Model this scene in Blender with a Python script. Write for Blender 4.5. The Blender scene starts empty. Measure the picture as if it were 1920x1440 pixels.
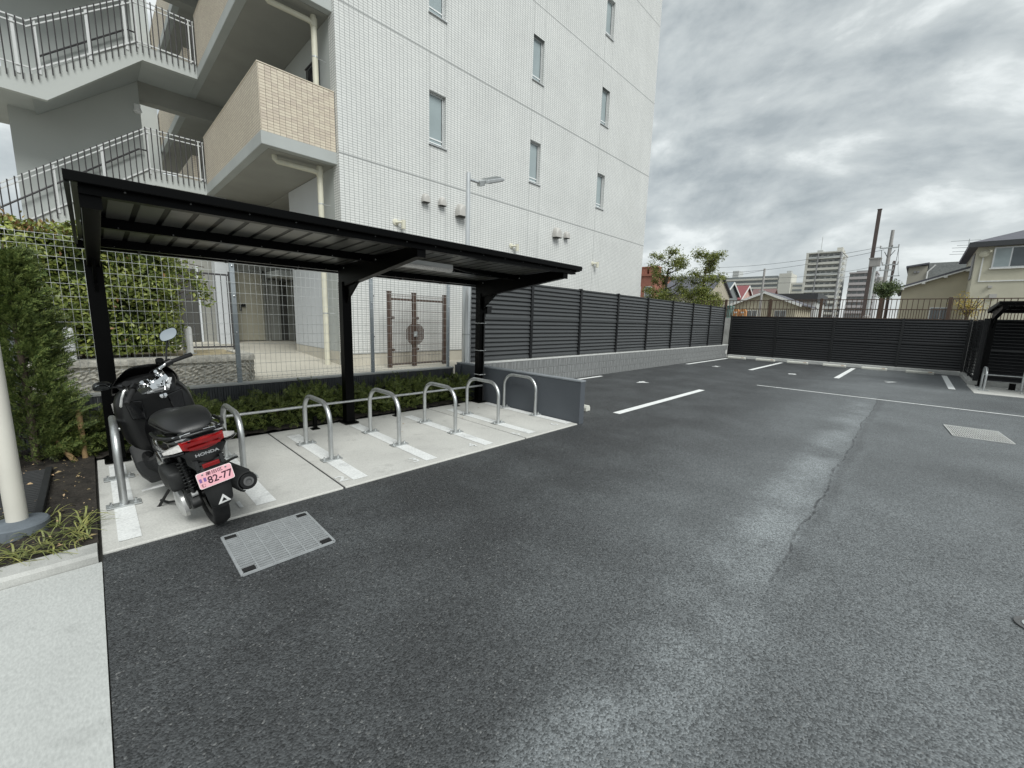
import bpy, math, random
import numpy as np
from mathutils import Vector, Matrix
random.seed(7); rng = np.random.default_rng(11)
rad = math.radians
S = bpy.context.scene
COL = S.collection

# ------------------------------------------------------------------ camera
cam = bpy.data.cameras.new('camera'); camo = bpy.data.objects.new('camera', cam); COL.objects.link(camo)
YAW, PIT, ROL = 0.772268, -0.1575756, 0.0295738
fw = Vector((math.cos(PIT)*math.cos(YAW), math.cos(PIT)*math.sin(YAW), math.sin(PIT)))
rt = fw.cross(Vector((0, 0, 1))).normalized(); up = rt.cross(fw)
r2 = rt*math.cos(ROL)+up*math.sin(ROL); u2 = -rt*math.sin(ROL)+up*math.cos(ROL)
camo.matrix_world = Matrix(((r2.x, u2.x, -fw.x, 0), (r2.y, u2.y, -fw.y, 0), (r2.z, u2.z, -fw.z, 1.6), (0, 0, 0, 1)))
cam.sensor_width = 36; cam.lens = 14.4223; cam.clip_start = 0.05; cam.clip_end = 3000
S.camera = camo

# ------------------------------------------------------------------ sky, sun, exposure
SUN_EL, SUN_AZ = rad(48), rad(252)     # azimuth of the sun measured from +X towards +Y
world = bpy.data.worlds.new('World'); S.world = world; world.use_nodes = True
nt = world.node_tree; nt.nodes.clear()
def N(t, typ, **kw):
    n = t.nodes.new(typ)
    for k, v in kw.items(): setattr(n, k, v)
    return n
def build_sky():
    out = N(nt, 'ShaderNodeOutputWorld'); tc = N(nt, 'ShaderNodeTexCoord')
    sep = N(nt, 'ShaderNodeSeparateXYZ'); nt.links.new(tc.outputs['Generated'], sep.inputs[0])
    def M(op, a, b=None, c=None):
        n = N(nt, 'ShaderNodeMath', operation=op)
        for i, v in enumerate((a, b, c)):
            if v is None: continue
            if isinstance(v, (int, float)): n.inputs[i].default_value = v
            else: nt.links.new(v, n.inputs[i])
        return n.outputs[0]
    cmb = N(nt, 'ShaderNodeCombineXYZ'); nt.links.new(sep.outputs[0], cmb.inputs[0]); nt.links.new(sep.outputs[1], cmb.inputs[1]); nt.links.new(M('MULTIPLY', M('POWER', M('MAXIMUM', sep.outputs[2], 0.0), 0.8), 1.5), cmb.inputs[2])
    mp = N(nt, 'ShaderNodeMapping'); mp.inputs['Rotation'].default_value = (rad(-14), rad(10), rad(28)); mp.inputs['Scale'].default_value = (1.7, 1.7, 2.1)
    nt.links.new(cmb.outputs[0], mp.inputs[0])
    warp = N(nt, 'ShaderNodeTexNoise'); warp.inputs['Scale'].default_value = 0.8; warp.inputs['Detail'].default_value = 3
    nt.links.new(mp.outputs[0], warp.inputs['Vector'])
    wadd = N(nt, 'ShaderNodeVectorMath', operation='MULTIPLY_ADD'); wadd.inputs[1].default_value = (0.45, 0.45, 0.45)
    nt.links.new(warp.outputs['Color'], wadd.inputs[0]); nt.links.new(mp.outputs[0], wadd.inputs[2])
    n1 = N(nt, 'ShaderNodeTexNoise'); n1.inputs['Scale'].default_value = 1.9; n1.inputs['Detail'].default_value = 10; n1.inputs['Roughness'].default_value = 0.62
    nt.links.new(wadd.outputs[0], n1.inputs['Vector'])
    n2 = N(nt, 'ShaderNodeTexNoise'); n2.inputs['Scale'].default_value = 5.5; n2.inputs['Detail'].default_value = 6; n2.inputs['Roughness'].default_value = 0.5
    nt.links.new(wadd.outputs[0], n2.inputs['Vector'])
    f = M('ADD', M('MULTIPLY', n1.outputs['Fac'], 0.60), M('MULTIPLY', n2.outputs['Fac'], 0.40))
    ramp = N(nt, 'ShaderNodeValToRGB'); e = ramp.color_ramp.elements
    e[0].position = 0.40; e[0].color = (0.345, 0.385, 0.40, 1)
    e[1].position = 0.60; e[1].color = (0.74, 0.78, 0.775, 1)
    a = e.new(0.46); a.color = (0.43, 0.47, 0.48, 1)
    b = e.new(0.53); b.color = (0.53, 0.57, 0.572, 1)
    nt.links.new(f, ramp.inputs[0])
    # thicker, paler air towards the horizon
    hz = N(nt, 'ShaderNodeMapRange'); hz.inputs['From Min'].default_value = 0.0; hz.inputs['From Max'].default_value = 0.22
    hz.inputs['To Min'].default_value = 0.55; hz.inputs['To Max'].default_value = 0.0
    nt.links.new(sep.outputs[2], hz.inputs['Value'])
    mx = N(nt, 'ShaderNodeMix', data_type='RGBA'); nt.links.new(hz.outputs[0], mx.inputs['Factor'])
    nt.links.new(ramp.outputs[0], mx.inputs['A']); mx.inputs['B'].default_value = (0.66, 0.69, 0.69, 1)
    bg = N(nt, 'ShaderNodeBackground'); bg.inputs['Strength'].default_value = SKY_STRENGTH; nt.links.new(mx.outputs['Result'], bg.inputs[0])
    sky = N(nt, 'ShaderNodeTexSky', sky_type='NISHITA'); sky.sun_disc = False; sky.sun_elevation = SUN_EL; sky.sun_rotation = rad(90)-SUN_AZ
    bg2 = N(nt, 'ShaderNodeBackground'); bg2.inputs['Strength'].default_value = 0.08; nt.links.new(sky.outputs[0], bg2.inputs[0])
    ms = N(nt, 'ShaderNodeMixShader'); ms.inputs[0].default_value = 0.06
    nt.links.new(bg.outputs[0], ms.inputs[1]); nt.links.new(bg2.outputs[0], ms.inputs[2]); nt.links.new(ms.outputs[0], out.inputs[0])
SKY_STRENGTH = 0.60
build_sky()
sun = bpy.data.lights.new('sun', 'SUN'); sun.energy = 1.5; sun.angle = rad(32); sun.color = (0.985, 1.0, 0.965)
suno = bpy.data.objects.new('sun', sun); COL.objects.link(suno)
sd = Vector((math.cos(SUN_EL)*math.cos(SUN_AZ), math.cos(SUN_EL)*math.sin(SUN_AZ), math.sin(SUN_EL)))
suno.rotation_euler = sd.to_track_quat('Z', 'Y').to_euler(); suno.location = sd*30
vs = S.view_settings; vs.view_transform = 'Standard'; vs.look = 'None'; vs.gamma = 1; vs.use_curve_mapping = False
vs.exposure = 1.0
S.cycles.max_bounces = 8; S.cycles.diffuse_bounces = 4; S.cycles.glossy_bounces = 3; S.cycles.transparent_max_bounces = 6
S.cycles.use_denoising = True

# ------------------------------------------------------------------ materials
MATS = {}
def mat(name, col, rough=0.6, metal=0.0, var=0.12, vs_=6.0, bump=0.0, bs=80.0, spec=0.5, coat=0.0, stretch=None, attr=0.0, col2=None, trans=0.0, fine=0.0, fs=150.0, stain=0.0):
    m = bpy.data.materials.new(name); m.use_nodes = True; t = m.node_tree; t.nodes.clear(); L = t.links.new
    o = N(t, 'ShaderNodeOutputMaterial'); p = N(t, 'ShaderNodeBsdfPrincipled'); L(p.outputs[0], o.inputs[0])
    p.inputs['Roughness'].default_value = rough; p.inputs['Metallic'].default_value = metal
    p.inputs['Specular IOR Level'].default_value = spec; p.inputs['Coat Weight'].default_value = coat; p.inputs['Coat Roughness'].default_value = 0.06
    tc = N(t, 'ShaderNodeTexCoord'); src = tc.outputs['Object']
    if stretch:
        mp = N(t, 'ShaderNodeMapping'); mp.inputs['Scale'].default_value = stretch; L(src, mp.inputs[0]); src = mp.outputs[0]
    n = N(t, 'ShaderNodeTexNoise'); n.inputs['Scale'].default_value = vs_; n.inputs['Detail'].default_value = 5; L(src, n.inputs['Vector'])
    mr = N(t, 'ShaderNodeMapRange'); mr.inputs['From Min'].default_value = 0.28; mr.inputs['From Max'].default_value = 0.72
    L(n.outputs['Fac'], mr.inputs['Value'])
    mx = N(t, 'ShaderNodeMix', data_type='RGBA'); L(mr.outputs[0], mx.inputs['Factor'])
    mx.inputs['A'].default_value = [c*(1-var) for c in col]+[1]
    mx.inputs['B'].default_value = ([c*(1+var) for c in col] if col2 is None else list(col2))+[1]
    res = mx.outputs['Result']
    if stain:
        n4 = N(t, 'ShaderNodeTexNoise'); n4.inputs['Scale'].default_value = 3.3; n4.inputs['Detail'].default_value = 8; n4.inputs['Roughness'].default_value = 0.68; L(tc.outputs['Object'], n4.inputs['Vector'])
        mr4 = N(t, 'ShaderNodeMapRange'); mr4.interpolation_type = 'SMOOTHSTEP'; mr4.inputs['From Min'].default_value = 0.55; mr4.inputs['From Max'].default_value = 0.70; mr4.inputs['To Min'].default_value = 1.0; mr4.inputs['To Max'].default_value = 1-stain; L(n4.outputs['Fac'], mr4.inputs['Value'])
        vm4 = N(t, 'ShaderNodeVectorMath', operation='SCALE'); L(res, vm4.inputs[0]); L(mr4.outputs[0], vm4.inputs['Scale']); res = vm4.outputs[0]
    if fine:
        n3 = N(t, 'ShaderNodeTexNoise'); n3.inputs['Scale'].default_value = fs; n3.inputs['Detail'].default_value = 3; L(src, n3.inputs['Vector'])
        mr3 = N(t, 'ShaderNodeMapRange'); mr3.inputs['From Min'].default_value = 0.3; mr3.inputs['From Max'].default_value = 0.7
        mr3.inputs['To Min'].default_value = 1-fine; mr3.inputs['To Max'].default_value = 1+fine; L(n3.outputs['Fac'], mr3.inputs['Value'])
        vm = N(t, 'ShaderNodeVectorMath', operation='SCALE'); L(res, vm.inputs[0]); L(mr3.outputs[0], vm.inputs['Scale']); res = vm.outputs[0]
    if attr:
        at = N(t, 'ShaderNodeAttribute'); at.attribute_name = 'rnd'
        hs = N(t, 'ShaderNodeHueSaturation'); L(res, hs.inputs['Color'])
        m1 = N(t, 'ShaderNodeMapRange'); m1.inputs['To Min'].default_value = 1-attr; m1.inputs['To Max'].default_value = 1+attr*1.5; L(at.outputs['Fac'], m1.inputs['Value']); L(m1.outputs[0], hs.inputs['Value'])
        m2 = N(t, 'ShaderNodeMapRange'); m2.inputs['To Min'].default_value = 0.515; m2.inputs['To Max'].default_value = 0.465; L(at.outputs['Fac'], m2.inputs['Value']); L(m2.outputs[0], hs.inputs['Hue'])
        res = hs.outputs[0]
    L(res, p.inputs['Base Color'])
    if trans:
        tr = N(t, 'ShaderNodeBsdfTranslucent'); L(res, tr.inputs[0]); ms = N(t, 'ShaderNodeMixShader'); ms.inputs[0].default_value = trans
        L(p.outputs[0], ms.inputs[1]); L(tr.outputs[0], ms.inputs[2]); L(ms.outputs[0], o.inputs[0])
    if bump:
        nb = N(t, 'ShaderNodeTexNoise'); nb.inputs['Scale'].default_value = bs; nb.inputs['Detail'].default_value = 4; L(src, nb.inputs['Vector'])
        b = N(t, 'ShaderNodeBump'); b.inputs['Strength'].default_value = bump; b.inputs['Distance'].default_value = 0.01; L(nb.outputs['Fac'], b.inputs['Height']); L(b.outputs[0], p.inputs['Normal'])
    MATS[name] = m
    return m

def tile_mat(name, cols, mortar, w, h, ms, rough=0.35):
    m = bpy.data.materials.new(name); m.use_nodes = True; t = m.node_tree; t.nodes.clear(); L = t.links.new
    o = N(t, 'ShaderNodeOutputMaterial'); p = N(t, 'ShaderNodeBsdfPrincipled'); L(p.outputs[0], o.inputs[0])
    tc = N(t, 'ShaderNodeTexCoord'); sp = N(t, 'ShaderNodeSeparateXYZ'); L(tc.outputs['Object'], sp.inputs[0])
    ad = N(t, 'ShaderNodeMath', operation='ADD'); L(sp.outputs[0], ad.inputs[0]); L(sp.outputs[1], ad.inputs[1])
    cb = N(t, 'ShaderNodeCombineXYZ'); L(ad.outputs[0], cb.inputs[0]); L(sp.outputs[2], cb.inputs[1])
    br = N(t, 'ShaderNodeTexBrick'); br.offset = 0.0; br.squash = 1.0; L(cb.outputs[0], br.inputs['Vector'])
    br.inputs['Scale'].default_value = 1; br.inputs['Brick Width'].default_value = w; br.inputs['Row Height'].default_value = h
    br.inputs['Mortar Size'].default_value = ms; br.inputs['Mortar Smooth'].default_value = 0.2; br.inputs['Bias'].default_value = 0
    br.inputs['Color1'].default_value = list(cols[0])+[1]; br.inputs['Color2'].default_value = list(cols[1])+[1]; br.inputs['Mortar'].default_value = list(mortar)+[1]
    n = N(t, 'ShaderNodeTexNoise'); n.inputs['Scale'].default_value = 0.9; n.inputs['Detail'].default_value = 6; L(tc.outputs['Object'], n.inputs['Vector'])
    mr = N(t, 'ShaderNodeMapRange'); mr.inputs['From Min'].default_value = 0.3; mr.inputs['From Max'].default_value = 0.7; mr.inputs['To Min'].default_value = 0.93; mr.inputs['To Max'].default_value = 1.03; L(n.outputs['Fac'], mr.inputs['Value'])
    mps = N(t, 'ShaderNodeMapping'); mps.inputs['Scale'].default_value = (2.2, 2.2, 0.16); L(tc.outputs['Object'], mps.inputs[0]); ns = N(t, 'ShaderNodeTexNoise'); ns.inputs['Scale'].default_value = 1.4; ns.inputs['Detail'].default_value = 6; L(mps.outputs[0], ns.inputs['Vector'])
    mrs = N(t, 'ShaderNodeMapRange'); mrs.inputs['From Min'].default_value = 0.35; mrs.inputs['From Max'].default_value = 0.75; mrs.inputs['To Min'].default_value = 1.01; mrs.inputs['To Max'].default_value = 0.965; L(ns.outputs['Fac'], mrs.inputs['Value'])
    mu = N(t, 'ShaderNodeMath', operation='MULTIPLY'); L(mr.outputs[0], mu.inputs[0]); L(mrs.outputs[0], mu.inputs[1])
    sc = N(t, 'ShaderNodeVectorMath', operation='SCALE'); L(br.outputs['Color'], sc.inputs[0]); L(mu.outputs[0], sc.inputs['Scale']); L(sc.outputs[0], p.inputs['Base Color'])
    rr = N(t, 'ShaderNodeMapRange'); rr.inputs['To Min'].default_value = rough; rr.inputs['To Max'].default_value = 0.9; L(br.outputs['Fac'], rr.inputs['Value']); L(rr.outputs[0], p.inputs['Roughness'])
    iv = N(t, 'ShaderNodeMath', operation='SUBTRACT'); iv.inputs[0].default_value = 1; L(br.outputs['Fac'], iv.inputs[1])
    b = N(t, 'ShaderNodeBump'); b.inputs['Strength'].default_value = 0.15; b.inputs['Distance'].default_value = 0.003; L(iv.outputs[0], b.inputs['Height']); L(b.outputs[0], p.inputs['Normal'])
    MATS[name] = m

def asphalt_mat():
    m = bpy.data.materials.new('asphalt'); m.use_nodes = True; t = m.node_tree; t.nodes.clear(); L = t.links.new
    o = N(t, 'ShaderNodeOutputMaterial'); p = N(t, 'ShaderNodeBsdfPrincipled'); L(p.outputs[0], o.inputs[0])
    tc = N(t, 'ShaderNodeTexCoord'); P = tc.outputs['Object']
    sp = N(t, 'ShaderNodeSeparateXYZ'); L(P, sp.inputs[0]); X, Y = sp.outputs[0], sp.outputs[1]
    def M(op, a, b=None, c=None, cl=False):
        n = N(t, 'ShaderNodeMath', operation=op); n.use_clamp = cl
        for i, v in enumerate((a, b, c)):
            if v is None: continue
            if isinstance(v, (int, float)): n.inputs[i].default_value = v
            else: L(v, n.inputs[i])
        return n.outputs[0]
    def noise(s, d=4, r=0.5, vec=P):
        n = N(t, 'ShaderNodeTexNoise'); n.inputs['Scale'].default_value = s; n.inputs['Detail'].default_value = d; n.inputs['Roughness'].default_value = r; L(vec, n.inputs['Vector']); return n.outputs['Fac']
    def rng_(v, a, b, c=0.0, d=1.0, sm=True):
        n = N(t, 'ShaderNodeMapRange'); n.interpolation_type = 'SMOOTHSTEP' if sm else 'LINEAR'
        for k, q in zip(('From Min', 'From Max', 'To Min', 'To Max'), (a, b, c, d)): n.inputs[k].default_value = q
        L(v, n.inputs['Value']); return n.outputs[0]
    big = noise(0.35, 3); mid = noise(1.15, 8, 0.6); small = noise(30, 4, 0.6)
    vo = N(t, 'ShaderNodeTexVoronoi'); vo.inputs['Scale'].default_value = 125; L(P, vo.inputs['Vector'])
    vsep = N(t, 'ShaderNodeSeparateXYZ'); L(vo.outputs['Color'], vsep.inputs[0])
    agg = rng_(vsep.outputs[0], 0.0, 1.0, 0.45, 1.6, False)
    bright = rng_(vsep.outputs[1], 0.965, 1.0, 0, 1.1)          # single pale stones
    # worn by traffic, plus sheen painted into the colour: the driving lane is greyer than the freshly rolled strip by the bike stands
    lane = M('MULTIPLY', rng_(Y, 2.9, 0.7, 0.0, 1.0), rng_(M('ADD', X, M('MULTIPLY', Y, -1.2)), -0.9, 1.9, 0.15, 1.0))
    wear_sheen = M('ADD', M('MULTIPLY', lane, 0.62), rng_(mid, 0.36, 0.70, 0.0, 0.24))
    wear_sheen = M('MULTIPLY', wear_sheen, rng_(big, 0.30, 0.62, 0.70, 1.05))
    # the paver's cold joint along y = 0.46 with dusty slurry beside it
    wob = M('MULTIPLY', M('SUBTRACT', noise(0.9, 8, 0.58), 0.5), 0.26)
    d = M('SUBTRACT', Y, M('ADD', wob, 0.46))
    alive = M('MULTIPLY', rng_(X, 13.4, 12.6), rng_(X, 2.3, 3.2))
    soft = M('MULTIPLY', rng_(M('ABSOLUTE', M('ADD', d, 0.05)), 0.10, 0.0), 0.45)
    crack = M('MULTIPLY', M('MULTIPLY', M('MAXIMUM', M('MULTIPLY', rng_(M('ABSOLUTE', d), 0.018, 0.002), rng_(noise(14, 3), 0.35, 0.6, 0.35, 1.0)), soft), rng_(noise(2.1, 6), 0.24, 0.46)), alive)
    dust = M('MULTIPLY', M('MULTIPLY', rng_(M('ABSOLUTE', M('SUBTRACT', d, 0.16)), 0.40, 0.02), rng_(noise(0.9, 8, 0.62), 0.34, 0.62)), rng_(X, 14, 11))
    tot = M('ADD', M('ADD', M('MULTIPLY', wear_sheen, 0.5), M('MULTIPLY', dust, 0.42)), M('MULTIPLY', rng_(small, 0.3, 0.7), 0.05), cl=True)
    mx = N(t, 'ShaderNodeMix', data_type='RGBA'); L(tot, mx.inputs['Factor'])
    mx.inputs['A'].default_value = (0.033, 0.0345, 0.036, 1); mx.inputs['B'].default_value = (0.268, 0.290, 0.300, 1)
    s1 = N(t, 'ShaderNodeVectorMath', operation='SCALE'); L(mx.outputs['Result'], s1.inputs[0]); L(agg, s1.inputs['Scale'])
    mx2 = N(t, 'ShaderNodeMix', data_type='RGBA'); L(M('MULTIPLY', bright, 0.30, cl=True), mx2.inputs['Factor']); L(s1.outputs[0], mx2.inputs['A']); mx2.inputs['B'].default_value = (0.36, 0.36, 0.35, 1)
    mx3 = N(t, 'ShaderNodeMix', data_type='RGBA'); L(M('MULTIPLY', crack, 0.78), mx3.inputs['Factor']); L(mx2.outputs['Result'], mx3.inputs['A']); mx3.inputs['B'].default_value = (0.022, 0.022, 0.024, 1)
    L(mx3.outputs['Result'], p.inputs['Base Color'])
    p.inputs['Roughness'].default_value = 0.58; p.inputs['Specular IOR Level'].default_value = 0.5
    h = M('ADD', M('MULTIPLY', vo.outputs['Distance'], -1.6), M('MULTIPLY', noise(260, 2), 0.8))
    h = M('SUBTRACT', h, M('MULTIPLY', crack, 1.5))
    b = N(t, 'ShaderNodeBump'); b.inputs['Strength'].default_value = 0.45; b.inputs['Distance'].default_value = 0.006; L(h, b.inputs['Height']); L(b.outputs[0], p.inputs['Normal'])
    MATS['asphalt'] = m

def make_materials():
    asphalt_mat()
    tile_mat('white_tile', ((0.715, 0.72, 0.70), (0.675, 0.68, 0.665)), (0.23, 0.24, 0.235), 0.1, 0.05, 0.0042)
    tile_mat('cream_tile', ((0.62, 0.555, 0.445), (0.55, 0.48, 0.39)), (0.25, 0.21, 0.17), 0.1, 0.05, 0.004, 0.5)
    mat('cream_tile_a', (0.63, 0.56, 0.45), 0.5, var=0.06, vs_=20); mat('cream_tile_b', (0.59, 0.515, 0.415), 0.5, var=0.06, vs_=20); mat('cream_tile_c', (0.55, 0.475, 0.39), 0.5, var=0.06, vs_=20)
    mat('tile_mortar', (0.13, 0.10, 0.085), 0.9)
    mat('far_ground', (0.16, 0.155, 0.14), 0.95, var=0.3, vs_=0.2)
    mat('concrete_pad', (0.56, 0.555, 0.525), 0.85, var=0.10, vs_=1.6, bump=0.15, bs=55, fine=0.10, fs=80, spec=0.3, stain=0.16)
    mat('concrete_apron', (0.47, 0.48, 0.465), 0.85, var=0.07, vs_=2.2, bump=0.25, bs=70, fine=0.10, fs=110, spec=0.3, stretch=(1, 0.4, 1), stain=0.14)
    mat('concrete_kerb', (0.42, 0.42, 0.40), 0.85, var=0.2, vs_=5, bump=0.2, bs=50, fine=0.1)
    mat('concrete_grey', (0.40, 0.42, 0.41), 0.8, var=0.08, vs_=1.2, bump=0.05, bs=40)
    mat('forecourt', (0.50, 0.47, 0.40), 0.85, var=0.14, vs_=1.0, bump=0.1, bs=30)
    mat('plinth', (0.52, 0.49, 0.42), 0.8, var=0.1, vs_=2)
    mat('paint_white', (0.78, 0.79, 0.78), 0.7, var=0.06, vs_=14, fine=0.12, fs=55, bump=0.1, bs=90, stain=0.30)
    mat('paint_number', (0.74, 0.75, 0.74), 0.7, var=0.14, vs_=24)
    mat('joint_dark', (0.045, 0.045, 0.045), 0.9)
    mat('render_grey', (0.45, 0.47, 0.455), 0.8, var=0.05, vs_=0.8, bump=0.05, bs=25)
    mat('render_light', (0.56, 0.58, 0.60), 0.7, var=0.03, vs_=1)
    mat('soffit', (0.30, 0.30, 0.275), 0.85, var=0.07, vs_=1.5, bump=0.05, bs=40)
    mat('sealant', (0.33, 0.34, 0.335), 0.7)
    mat('white_metal', (0.78, 0.79, 0.79), 0.4, var=0.03)
    mat('rail_white', (0.56, 0.57, 0.57), 0.45, var=0.04)
    mat('dark_bar', (0.045, 0.042, 0.045), 0.45)
    mat('pvc_cream', (0.62, 0.60, 0.49), 0.5, var=0.07, vs_=4)
    mat('vent_grey', (0.46, 0.445, 0.42), 0.45, var=0.04)
    mat('alu', (0.62, 0.63, 0.63), 0.35, metal=0.6, var=0.03)
    mat('glass', (0.30, 0.355, 0.365), 0.08, var=0.12, vs_=1.2, spec=0.8)
    mat('glass_dark', (0.07, 0.085, 0.095), 0.06, var=0.2, vs_=1.5, spec=0.8)
    mat('black_steel', (0.0012, 0.0013, 0.0014), 0.34, var=0.15, spec=0.09)
    mat('roof_under', (0.085, 0.085, 0.078), 0.30, var=0.08, vs_=2)
    mat('fascia_grey', (0.030, 0.031, 0.030), 0.5, spec=0.3)
    mat('galv', (0.56, 0.575, 0.575), 0.38, metal=0.85, var=0.14, vs_=22, stretch=(1, 1, 0.35))
    mat('galv_bright', (0.66, 0.675, 0.68), 0.33, metal=0.85, var=0.10, vs_=16, stretch=(1, 1, 0.2))
    mat('galv_flat', (0.50, 0.52, 0.52), 0.45, metal=0.6, var=0.1, vs_=15)
    mat('mesh_wire', (0.60, 0.62, 0.61), 0.5, metal=0.25, var=0.08)
    mat('mesh_post', (0.34, 0.375, 0.40), 0.5, metal=0.3, var=0.06)
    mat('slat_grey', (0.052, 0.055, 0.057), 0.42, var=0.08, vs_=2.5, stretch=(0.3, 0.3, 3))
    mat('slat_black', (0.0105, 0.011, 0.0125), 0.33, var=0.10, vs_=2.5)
    mat('post_dark', (0.010, 0.0105, 0.0115), 0.35)
    mat('block', (0.185, 0.19, 0.19), 0.9, var=0.34, vs_=9, bump=0.35, bs=40, stretch=(4, 4, 0.35), fine=0.12, fs=60)
    mat('mortar', (0.50, 0.50, 0.485), 0.9, var=0.1)
    mat('rib_block', (0.085, 0.09, 0.095), 0.85, var=0.2, vs_=10, bump=0.25, bs=70, stretch=(3, 3, 0.5))
    mat('coping', (0.52, 0.525, 0.51), 0.85, var=0.12, vs_=5, bump=0.1)
    mat('partition_paint', (0.082, 0.092, 0.106), 0.65, var=0.07, vs_=2, bump=0.08, bs=60)
    mat('partition_cap', (0.24, 0.26, 0.28), 0.6, var=0.1, vs_=6)
    mat('soil', (0.030, 0.025, 0.020), 0.95, var=0.5, vs_=16, bump=0.9, bs=45, fine=0.3, fs=90)
    mat('planter_soil', (0.36, 0.30, 0.19), 0.95, var=0.35, vs_=12, bump=0.6, bs=40)
    mat('stone_face', (0.46, 0.44, 0.39), 0.9, var=0.35, vs_=13, bump=1.0, bs=16, fine=0.2, fs=40)
    mat('pole_cream', (0.62, 0.60, 0.54), 0.5, var=0.05, vs_=3, bump=0.04, bs=60)
    mat('pole_base', (0.13, 0.15, 0.17), 0.8, var=0.15, vs_=10, bump=0.15)
    mat('mat_black', (0.020, 0.021, 0.022), 0.7, var=0.2, vs_=30)
    mat('hedge_leaf', (0.165, 0.215, 0.050), 0.42, var=0.30, vs_=2.0, attr=0.5, trans=0.25)
    mat('hedge_red', (0.24, 0.15, 0.06), 0.42, var=0.3, vs_=3, attr=0.4, trans=0.25)
    mat('hedge_yellow', (0.23, 0.20, 0.045), 0.42, var=0.3, vs_=3, attr=0.4, trans=0.25)
    mat('juniper', (0.105, 0.145, 0.038), 0.55, var=0.35, vs_=3, attr=0.5, trans=0.2)
    mat('conifer', (0.115, 0.165, 0.048), 0.55, var=0.35, vs_=3, attr=0.5, trans=0.2)
    mat('tree_leaf', (0.175, 0.215, 0.055), 0.45, var=0.35, vs_=1.5, attr=0.5, trans=0.3)
    mat('pine_leaf', (0.08, 0.12, 0.045), 0.5, var=0.3, vs_=2, attr=0.4, trans=0.2)
    mat('yellow_leaf', (0.36, 0.30, 0.07), 0.5, var=0.3, vs_=2, attr=0.4, trans=0.3)
    mat('grass', (0.22, 0.25, 0.085), 0.5, var=0.3, vs_=8, attr=0.4, trans=0.25)
    mat('dead_leaf', (0.33, 0.26, 0.13), 0.6, var=0.4, vs_=20, attr=0.5)
    mat('bark', (0.075, 0.058, 0.042), 0.9, var=0.3, vs_=14, bump=0.5, bs=25)
    mat('wood_stake', (0.36, 0.24, 0.12), 0.8, var=0.2, vs_=10)
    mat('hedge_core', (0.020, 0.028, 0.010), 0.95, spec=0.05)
    mat('gate_brown', (0.075, 0.048, 0.036), 0.6, var=0.25, vs_=20)
    mat('rail_brown', (0.085, 0.052, 0.035), 0.6, var=0.25, vs_=6)
    mat('door_tan', (0.33, 0.315, 0.25), 0.6, var=0.04)
    mat('steel_door', (0.23, 0.235, 0.215), 0.5, var=0.05)
    mat('dark_recess', (0.06, 0.06, 0.055), 0.8)
    mat('grate', (0.42, 0.44, 0.45), 0.4, metal=0.3, var=0.12, vs_=18)
    mat('grate_pit', (0.018, 0.018, 0.018), 0.9, spec=0.1)
    mat('wheel_stop', (0.58, 0.58, 0.53), 0.85, var=0.12, vs_=8, bump=0.1)
    mat('cast_iron', (0.15, 0.15, 0.15), 0.5, metal=0.5, var=0.2, vs_=14)
    # scooter
    mat('gloss_black', (0.0035, 0.0035, 0.004), 0.10, spec=0.5, coat=0.3, var=0.1)
    mat('satin_black', (0.006, 0.0062, 0.0065), 0.36, var=0.12, vs_=10)
    mat('matt_plastic', (0.015, 0.0155, 0.016), 0.6, var=0.12, vs_=14, bump=0.05, bs=300)
    mat('seat_vinyl', (0.017, 0.0175, 0.018), 0.38, var=0.08, vs_=6, bump=0.08, bs=260)
    mat('rubber', (0.011, 0.011, 0.0115), 0.75, var=0.2, vs_=20, bump=0.2, bs=90)
    mat('chrome', (0.72, 0.73, 0.74), 0.10, metal=1.0, var=0.04)
    mat('cast_alu', (0.60, 0.60, 0.59), 0.36, metal=0.45, var=0.12, vs_=20)
    mat('engine_dark', (0.032, 0.033, 0.033), 0.55, metal=0.3, var=0.2, vs_=16)
    mat('lens_red', (0.33, 0.008, 0.009), 0.12, var=0.15, vs_=30, spec=0.7, coat=0.5)
    mat('lens_red_dark', (0.20, 0.007, 0.008), 0.2, var=0.15, vs_=30, spec=0.7)
    mat('lens_clear', (0.62, 0.60, 0.58), 0.08, var=0.2, vs_=60, spec=0.9)
    mat('mirror', (0.62, 0.66, 0.68), 0.03, metal=1.0, var=0.01)
    mat('plate_pink', (0.80, 0.42, 0.47), 0.5, var=0.04)
    mat('plate_rim', (0.86, 0.76, 0.76), 0.5)
    mat('plate_ink', (0.05, 0.012, 0.03), 0.6)
    mat('plate_print', (0.22, 0.12, 0.32), 0.6)
    mat('decal_white', (0.80, 0.80, 0.79), 0.5, var=0.02)
    mat('decal_silver', (0.55, 0.56, 0.57), 0.3, metal=0.7)
    mat('amber', (0.5, 0.18, 0.02), 0.3)
    # distant buildings; slight haze put into the colours of the pale flats and far windows
    mat('roof_slate', (0.115, 0.115, 0.135), 0.7, var=0.10, vs_=3); mat('roof_blue', (0.10, 0.125, 0.145), 0.6, var=0.1)
    mat('roof_red', (0.24, 0.075, 0.08), 0.6, var=0.12); mat('roof_mauve', (0.20, 0.125, 0.12), 0.7, var=0.1); mat('roof_dark', (0.045, 0.048, 0.052), 0.6)
    mat('roof_shingle', (0.090, 0.096, 0.094), 0.85, var=0.35, vs_=5, bump=0.2)
    mat('wall_grey', (0.20, 0.22, 0.22), 0.8, var=0.06); mat('wall_pink', (0.58, 0.38, 0.33), 0.8, var=0.06); mat('wall_brick', (0.33, 0.14, 0.10), 0.85, var=0.2, vs_=2)
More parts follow.
